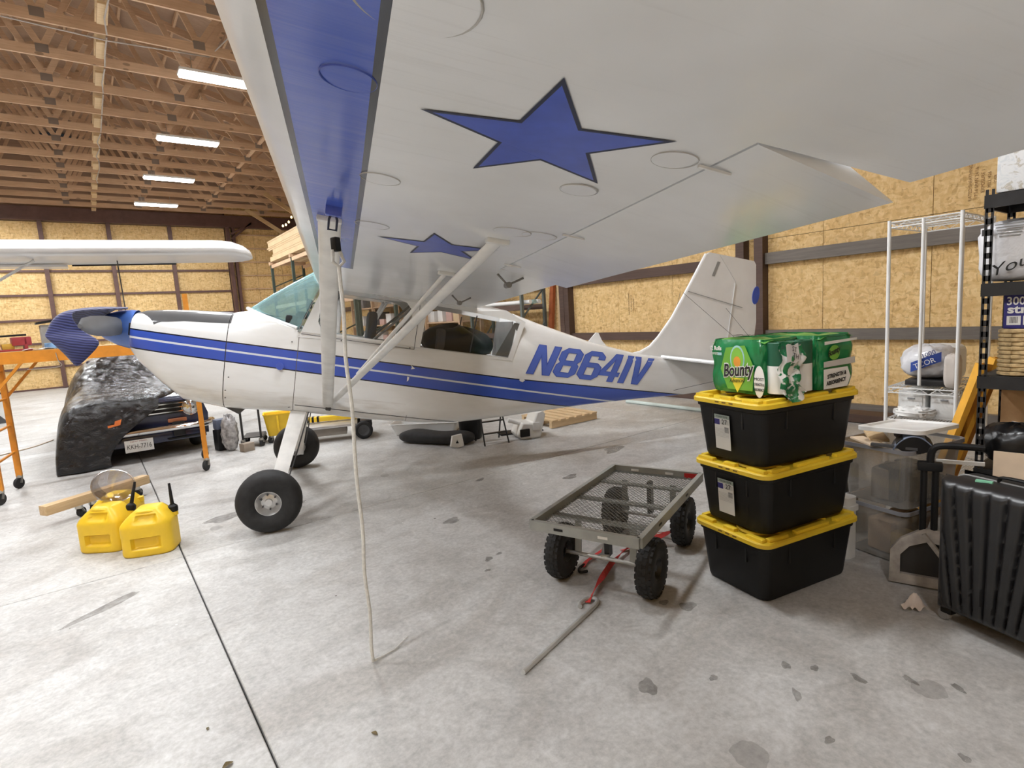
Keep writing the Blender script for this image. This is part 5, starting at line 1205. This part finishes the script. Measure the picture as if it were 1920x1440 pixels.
# ------------------------------------------------------------------ second airplane at the far side
P2 = thing('airplane', 'second high-wing airplane whose white wing crosses in front of the hangar door', 'airplane', (-3.05, 0, 0))
def w2(x, le=9.55, ch=1.5, th=1.0, dz=0):
    return [(x, le+c*ch, 2.70+.022*abs(x)*1.0+z*1.5*th*1.25+dz) for c, z in LO+UP]
for s in (1, -1):
    R = [w2(s*x) for x in (0, .6, 2, 3.5, 4.85)]
    for f in (.35, .7, .92, 1.0):
        q = math.sqrt(1-f*f*.96); R.append(w2(s*(4.85+.52*f), 9.55+.9*(1-q)*.6, 1.5*q, .2+.8*q, -.05*f*f))
    wg = MB().loft(R).o('wing', M('white_alloy', (.82, .83, .85), .3, 0, .04, 4, coat=.2), P2, 35)
    MB().bar((s*4.4, 11.06, 2.80), (s*3.0, 11.06, 2.77), .03, .03).o('aileron_gap', BLK, wg, 0)
    MB().box((s*1.9, 10.95, 2.735), (2.1, .34, .03)).o('flap', WPAINT, wg, 0)
    MB().tube([(s*3.55, 10.4, 2.77), (s*3.57, 10.42, 1.75)], .008, 6).o('tie_line', DGR, P2)
    MB().tube([(s*.5, 10.1, 1.3), (s*2.6, 10.15, 2.74)], .045, 12, True, .4).o('lift_strut', WPAINT, P2)
    wheel(P2, (s*1.15, 10.6, .24), (1, 0, 0), .24, .17, .1, RUB, ALU, 0, 'main_wheel', 0)
    MB().bar((s*.35, 10.5, 1.0), (s*1.08, 10.6, .25), .10, .03, (0, 1, 0)).o('gear_leg', WPAINT, P2, 0)
    MB().box((s*.9, 15.3, 1.55), (1.6, .8, .05)).o('stabilizer', WPAINT, P2, 0)
MB().loft([[Vector((w_*math.cos(t), y, zc+h_*math.sin(t))) for t in [2*PI*k/20 for k in range(20)]] for y, w_, h_, zc in ((7.9, .2, .2, 1.5), (8.1, .5, .45, 1.45), (9.2, .58, .55, 1.45), (9.6, .60, .75, 1.75), (11.0, .60, .75, 1.75), (12.2, .4, .5, 1.6), (15.6, .08, .18, 1.55))]).o('fuselage', WPAINT, P2, 40)
MB().plate([(14.2, 1.6), (15.0, 2.9), (15.6, 2.9), (15.75, 1.45)], [], lambda a, c, t: (t-.03, a, c), .06).o('fin', WPAINT, P2, 0)
MB().lathe([(.15, 0), (.13, .12), (.06, .25), (.001, .3)], (0, 7.9, 1.5), (0, -1, 0), 20).o('spinner', WPAINT, P2)
MB().bar((-.95, 7.82, 1.42), (.95, 7.82, 1.58), .14, .03, (0, 1, 0)).o('propeller', BLK, P2, 0)
wheel(P2, (0, 8.6, .2), (1, 0, 0), .2, .14, .08, RUB, ALU, 0, 'nose_wheel', 0)
MB().cyl((0, 8.6, .2), (0, 8.55, 1.1), .035, 10).o('nose_leg', WPAINT, P2)
pn = thing('leaning_sheet', 'white sheet on a wedge stand at the far left edge', 'sheet', (-2.15, 15.7, 0))
MB().plate([(-.8, .02), (.62, .02), (.62, .25), (.40, .95), (-.1, 1.3), (-.8, 1.3)], [], lambda a, c, t: (a, t, c), .05).o('panel_sheet', WPL, pn, 0)
MB().plate([(.25, .0), (.62, .0), (.45, .22)], [], lambda a, c, t: (a, -.06+t, c), .05).o('panel_stand', DGR, pn, 0)
tag(MB().tube(cm([(-1.7, 10.6, .008), (-.97, 11.3, .008), (-.72, 11.75, .008), (-.66, 11.9, .008)], 6), .008, 6).o('air_hose', M('tan_hose', (.48, .36, .24), .6)), 'thin tan hose running along the floor behind the scaffold', 'hose')

# ------------------------------------------------------------------ things on the floor beyond the airplane
hc = thing('hand_cart', 'upright black frame cart with casters loaded with bagged goods', 'cart', (1.62, 8.25, 0), rad(-20))
for x in (-.10, .13):
    MB().box((x, 0, .42), (.026, .026, .60)).o('upright', BLKM, hc, 0); caster(hc, x, -.02, .12, .055, rad(250))
for x in (-.10, .13): MB().bar((x, -.02, .12), (x, .4, .12), .03, .03).o('base_rail', BLKM, hc, 0); caster(hc, x, .38, .12, .05, rad(20))
MB().bar((-.10, 0, .70), (.13, 0, .70), .026, .026).o('cross_rail', BLKM, hc, 0); MB().box((.02, .19, .135), (.26, .40, .012)).o('deck', BLKM, hc, 0)
bl = blob((1.37, 8.27, 0), (.10, .10, .24), M('clear_film_bundle', (.34, .33, .33), .2, 0, .6, 14, 1.0, 20), 'film_bundle', 'crumpled clear film bundle beside the black frame cart', 'bundle', 0, 31, .12)
tag(MB().bbox((1.30, 8.45, .36), (.16, .14, .14), .02, .2).o('blue_bin', M('slate_blue', (.10, .12, .18), .6)), 'slate blue box on the black bin beyond the nose', 'box')
tag(MB().bbox((1.30, 8.45, .145), (.18, .16, .285), .02, .2).o('black_bin', BLK), 'black bin on the floor under the slate blue box', 'bin')
tag(MB().bbox((1.52, 8.05, .055), (.15, .12, .11), .006, .3).o('wood_block', M('dusty_wood', (.30, .25, .20), .9)), 'dusty wooden block on the floor by the frame cart', 'block')
yb = thing('yellow_mop_bucket', 'yellow plastic bucket behind the near main wheel', 'bucket', (2.02, 8.35, 0), rad(-15))
MB().loft([rrect(w_, d_, .04, 4, z_) for z_, w_, d_ in ((.10, .26, .22), (.105, .28, .24), (.40, .36, .32), (.41, .38, .34), (.42, .38, .34), (.41, .34, .30), (.13, .26, .22))]).o('bucket_body', YEL, yb, 40)
MB().bbox((0, -.155, .28), (.03, .02, .22), .006).o('bucket_rib', YEL, yb)
for x in (-.1, .1):
    for y in (-.08, .08): caster(yb, x, y, .11, .04, rad(30))
pd = thing('creeper_dolly', 'silver platform dolly with large black wheels under the airplane', 'dolly', (2.55, 7.80, 0), rad(-22))
MB().bbox((0, 0, .21), (.80, .42, .035), .006).o('platform', ALU, pd); MB().bbox((-.05, 0, .13), (.60, .30, .10), .01).o('under_frame', M('dusty_frame', (.32, .29, .26), .7, .3), pd)
for y in (-.24, .24): wheel(pd, (.48, y, .125), (0, 1, 0), .125, .06, .075, RUB, DGR, 0, 'wheel', 6)
MB().bar((.48, -.24, .125), (.48, .24, .125), .025, .025).o('axle', BLKM, pd, 0)
for y in (-.17, .17): caster(pd, -.34, y, .19, .06, rad(10))
MB().bbox((.52, 0, .23), (.16, .44, .05), .01).o('rear_beam', BLKM, pd)
yp = thing('pry_pallet', 'yellow and black hoist leg lying on the silver dolly', 'hoist leg', loc_on(0, 0, 0)); yp.location = (2.52, 8.02, .24); yp.rotation_euler = (0, 0, rad(-25))
MB().bbox((.05, 0, .035), (.95, .10, .07), .01).o('leg_beam', YEL, yp)
for k in range(6): MB().box((-.38+k*.07, 0, .036), (.03, .104, .074)).o('hazard_stripe', BLK, yp, 0)
wt = thing('utility_tub', 'shallow white plastic tub on the floor beyond the black cushion', 'tub', (3.72, 7.05, 0), rad(-42))
MB().loft([rrect(w_, d_, .05, 5, z_) for z_, w_, d_ in ((.0, .80, .36), (.01, .84, .40), (.16, .95, .50), (.17, 1.0, .54), (.175, .98, .52), (.16, .93, .48), (.02, .80, .36))]).o('tub_body', WPL, wt, 40)
cu_ = thing('foam_cushion', 'long black padded cushion lying on the floor under the fuselage', 'cushion', (3.45, 6.33, 0), rad(-62))
def cush(u, v):
    a = 2*PI*u; s_ = (v-.5)*2; k = max(.0, 1-abs(s_)**5)**.5
    return Vector((s_*.56, .17*k*math.copysign(abs(math.cos(a))**.6, math.cos(a)), .075+.075*k*math.copysign(abs(math.sin(a))**.7, math.sin(a))+.012*math.sin(9*v)*(math.sin(a) > 0)))
MB().grid(cush, 28, 30).o('cushion_body', M('black_fabric', (.022, .022, .024), .85, 0, .25, 14, .2, 40), cu_, 60)
tag(MB().lathe([(.13, 0), (.145, .02), (.16, .30), (.15, .302), (.14, .03), (.001, .02)], (3.88, 6.16, 0), (0, 0, 1), 26).o('bucket', BLK), 'black bucket standing under the fuselage by the cushion', 'bucket')
tag(MB().plate([(-.09, .02), (.0, .0), (.08, .02), (.06, .17), (-.06, .15)], [[(-.03, .05), (.03, .05), (.0, .11)]], lambda a, c, t: (3.47+a*.8, 5.83-a*.5+t, c+.004), .03).o('shoe_guard', WPL, None, 0), 'white plastic guard with a dark slot beside the black bucket', 'guard')
sl = thing('step_stool', 'thin black folding step stool under the fuselage', 'stool', (3.93, 5.74, 0), rad(-15))
for x in (-.16, .16):
    MB().tube([(x, -.16, 0), (x*.9, .02, .42)], .010, 8).o('leg', BLKM, sl); MB().tube([(x, .20, 0), (x*.9, .0, .42)], .010, 8).o('leg', BLKM, sl)
for z, y in ((.14, -.10), (.28, -.04)): MB().bar((-.15, y, z), (.15, y, z), .05, .012).o('step', BLKM, sl, 0)
wc = thing('moulded_seat', 'white moulded plastic child seat tipped over on the floor', 'seat', (4.42, 5.62, 0), rad(-20))
MB().loft([[Vector((x, y, z)) for x, z in ((-.20, .06), (-.14, .0), (.12, .0), (.20, .30), (.16, .36), (.08, .34), (.02, .20), (-.12, .22))] for y in (-.16, .16)]).o('seat_shell', M('offwhite_plastic', (.66, .64, .60), .4, 0, .05), wc, 30, [('BEVEL', dict(width=.02, segments=2))])
MB().bbox((-.10, -.17, .09), (.13, .03, .10), .01).o('seat_vent', BLK, wc); MB().bbox((.06, -.168, .16), (.10, .02, .10), .01).o('seat_panel', M('offwhite_plastic', (.66, .64, .6)), wc)
MB().tube([(-.28, -.05, .26), (-.12, -.05, .2)], .03, 10).o('seat_arm', WPL, wc)
tag(MB().bbox((4.52, 5.93, .012), (.60, .22, .02), .004, rad(-20)).o('black_mat', BLK), 'thin black mat behind the tipped white seat', 'mat')
pt = thing('wood_pallet', 'small pale wooden pallet on the floor beyond the fuselage', 'pallet', (5.35, 6.05, 0), rad(-2))
for y in (-.32, 0, .32): MB().box((0, y, .05), (.85, .05, .09)).o('runner', LUMP, pt, 0)
for k in range(6): MB().box((-.37+k*.148, 0, .106), (.10, .72, .02)).o('slat', LUMP, pt, 0)
tag(MB().tube([(7.05, 6.25, .03), (7.02, 4.70, .03)], [.03, .03], 12).o('white_pipe', M('pale_green_pipe', (.62, .70, .66), .4)), 'pale pipe lying on the floor along the side wall', 'pipe')
tag(MB().box((7.55, 3.3, .06), (.30, 1.6, .10)).o('dark_timber', BRN, None, 0), 'dark timber lying on the floor along the wall behind the totes', 'timber')
# ------------------------------------------------------------------ lumber rack over the far wall
LR = thing('pallet_rack', 'tall dark green steel rack holding long lumber near the far corner', 'rack', (5.05, 12.6, 0))
GRS = M('dark_green_steel', (.05, .075, .065), .5, .2)
for y in (0, 2.25, 4.5, 6.75):
    for x in (.0, 1.0): MB().box((x, y, 1.87), (.075, .075, 3.74)).o('upright', GRS, LR, 0)
    for k in range(4): MB().bar((0, y, .4+k*.85), (1.0, y, .8+k*.85), .035, .035).o('lattice', GRS, LR, 0)
    MB().box((.5, y, 3.70), (1.15, .09, .10)).o('cantilever_arm', LUM, LR, 0)
for z in (2.3, 3.6):
    for x in (0, 1.0): MB().box((x, 3.4, z), (.05, 6.8, .10)).o('beam', LUM, LR, 0)
random.seed(11)
zl = 3.756
for lay, (n, th) in enumerate(((5, .14), (5, .05), (5, .14), (4, .05), (4, .05), (3, .14), (3, .05))):
    for k in range(n):
        ln = random.uniform(6.4, 7.3); off = random.uniform(-.25, .25)
        o = tag(MB().box((5.0+.12+k*.235, 12.55+3.35+off, zl+th/2), (.20, ln, th)).o('lumber_plank', LUMP, None, 0), 'pale plank in the %s layer of the lumber pile on the high rack' % ['bottom', 'second lowest', 'third lowest', 'middle', 'third highest', 'second highest', 'top'][lay], 'plank', 'lumber pile on the rack')
    zl += th+.006
# string of small warm bulbs
gl = NX('bulb_glow'); gl.p(**{'Emission Color': (1, .72, .32, 1), 'Emission Strength': 4.0}); gl = gl.m
sl_ = thing('string_lights', 'string of small warm bulbs hung by the lumber pile', 'string lights', (5.9, 20.8, 5.2))
pts = [Vector((.45*t_, -.3*t_, .62*t_-.18*math.sin(PI*t_))) for t_ in [i/10 for i in range(11)]]
MB().tube(pts, .008, 6).o('cord', BLK, sl_)
for p in pts[1::2]: MB().lathe([(.001, -.045), (.025, -.03), (.035, 0), (.025, .03), (.012, .045)], p-Vector((0, 0, .04)), (0, 0, 1), 10).o('bulb', gl, sl_)
# ------------------------------------------------------------------ wooden shelves with boxes along the side wall (seen through the cabin)
WS = thing('wood_shelving', 'long wooden shelving full of boxes along the side wall beyond the airplane', 'shelving', (7.35, 14.6, 0))
for y in (-3.3, -1.65, 0, 1.65, 3.3):
    for x in (-.3, .3): MB().box((x, y, 1.35), (.09, .05, 2.7)).o('upright', LUM, WS, 0)
for z in (.35, .95, 1.50, 2.05, 2.6): MB().box((0, 0, z), (.62, 6.6, .035)).o('shelf_board', LUM, WS, 0)
random.seed(21)
bm_ = [CARD, CARD2, WPL, PAPER, M('tan_box', (.60, .46, .28), .8), M('grey_bin', (.28, .28, .30), .6), M('pink_box', (.60, .40, .36), .7), DGR]
nmz = ['brown', 'pale brown', 'white plastic', 'white', 'tan', 'grey', 'pink', 'dark grey']
cnt = {}; ORDN = ['first', 'second', 'third', 'fourth', 'fifth', 'sixth', 'seventh', 'eighth', 'ninth', 'tenth']
for zi, z in enumerate((.37, .97, 1.52, 2.07)):
    y = 11.35
    while y < 17.7:
        w_ = random.uniform(.22, .55); h_ = random.uniform(.16, .44); k = random.randrange(8)
        tag(MB().bbox((7.35+random.uniform(-.03, .03), y+w_/2, z+h_/2), (.38, w_, h_), .008).o('shelf_box', bm_[k]), '%s box, %s of its colour from the near end of the %s wooden shelf' % (nmz[k], ORDN[cnt.setdefault((k, zi), 0)], ['lowest', 'second', 'third', 'top'][zi]), 'box', 'boxes on the wooden shelves')
        cnt[(k, zi)] += 1; y += w_+random.uniform(.02, .2)
tag(MB().cyl((6.6, 12.6, 0), (7.0, 13.0, 2.9), .03, 10).o('leaning_pipe', ALU), 'grey pipe leaning on the wooden shelving', 'pipe')
SR = thing('steel_rack', 'grey steel rack with pipes on the side wall beyond the airplane tail', 'rack', (7.45, 10.0, 0))
for y in (-.95, .95):
    for x in (-.3, .3): MB().box((x, y, 1.4), (.06, .06, 2.8)).o('upright', M('steel_grey', (.13, .15, .14), .5, .3), SR, 0)
    MB().bar((-.3, y, 1.5), (.3, y, 2.1), .03, .03).o('lattice', M('steel_grey', (.13, .15, .14)), SR, 0); MB().bar((-.3, y, .7), (.3, y, 1.4), .03, .03).o('lattice', M('steel_grey', (.13, .15, .14)), SR, 0)
for z in (.5, 1.15, 1.72, 2.5):
    MB().box((-.3, 0, z), (.05, 1.9, .11)).o('beam', BRN, SR, 0); MB().box((.3, 0, z), (.05, 1.9, .11)).o('beam', BRN, SR, 0)
for k in range(3): tag(MB().cyl((7.26+k*.12, 8.9, 1.824), (7.26+k*.12, 11.0, 1.824), .045, 12).o('pipe', [WPL, M('teal_pipe', (.35, .48, .46), .5), WPL][k]), ['white pipe at the front of the steel rack', 'teal pipe between two white ones on the steel rack', 'white pipe at the back of the steel rack'][k], 'pipe')
tag(MB().bbox((7.38, 10.55, 1.98), (.30, .35, .22), .01).o('junk_box', M('red_box', (.42, .12, .08), .7)), 'reddish box standing on the pipes of the steel rack', 'box')

# small debris on the floor
LEAF = M('dry_leaf', (.16, .12, .055), .8, 0, .3, 60)
for x, y, a, s_, lb in ((.215, 2.20, .3, .022, 'curled dry leaf on the floor beside the joint'), (.19, 2.47, 1.2, .010, 'tiny dark leaf scrap left of the floor joint'), (.70, 1.98, 2.0, .016, 'thin dark twig scrap on the bare floor'), (-.10, 2.22, .7, .014, 'small dark scrap near the lower left of the floor')):
    o = MB().grid(lambda u, v: Vector(((u-.5)*2*s_, (v-.5)*s_*(1-abs(2*u-1)**2+.05), .003+.4*s_*abs(2*v-1)**2*(1-abs(2*u-1)))), 8, 4).o('dry_leaf', LEAF, None, 60)
    o.location = (x, y, .001); o.rotation_euler = (0, 0, a); tag(o, lb, 'leaf', 'scraps on the floor')
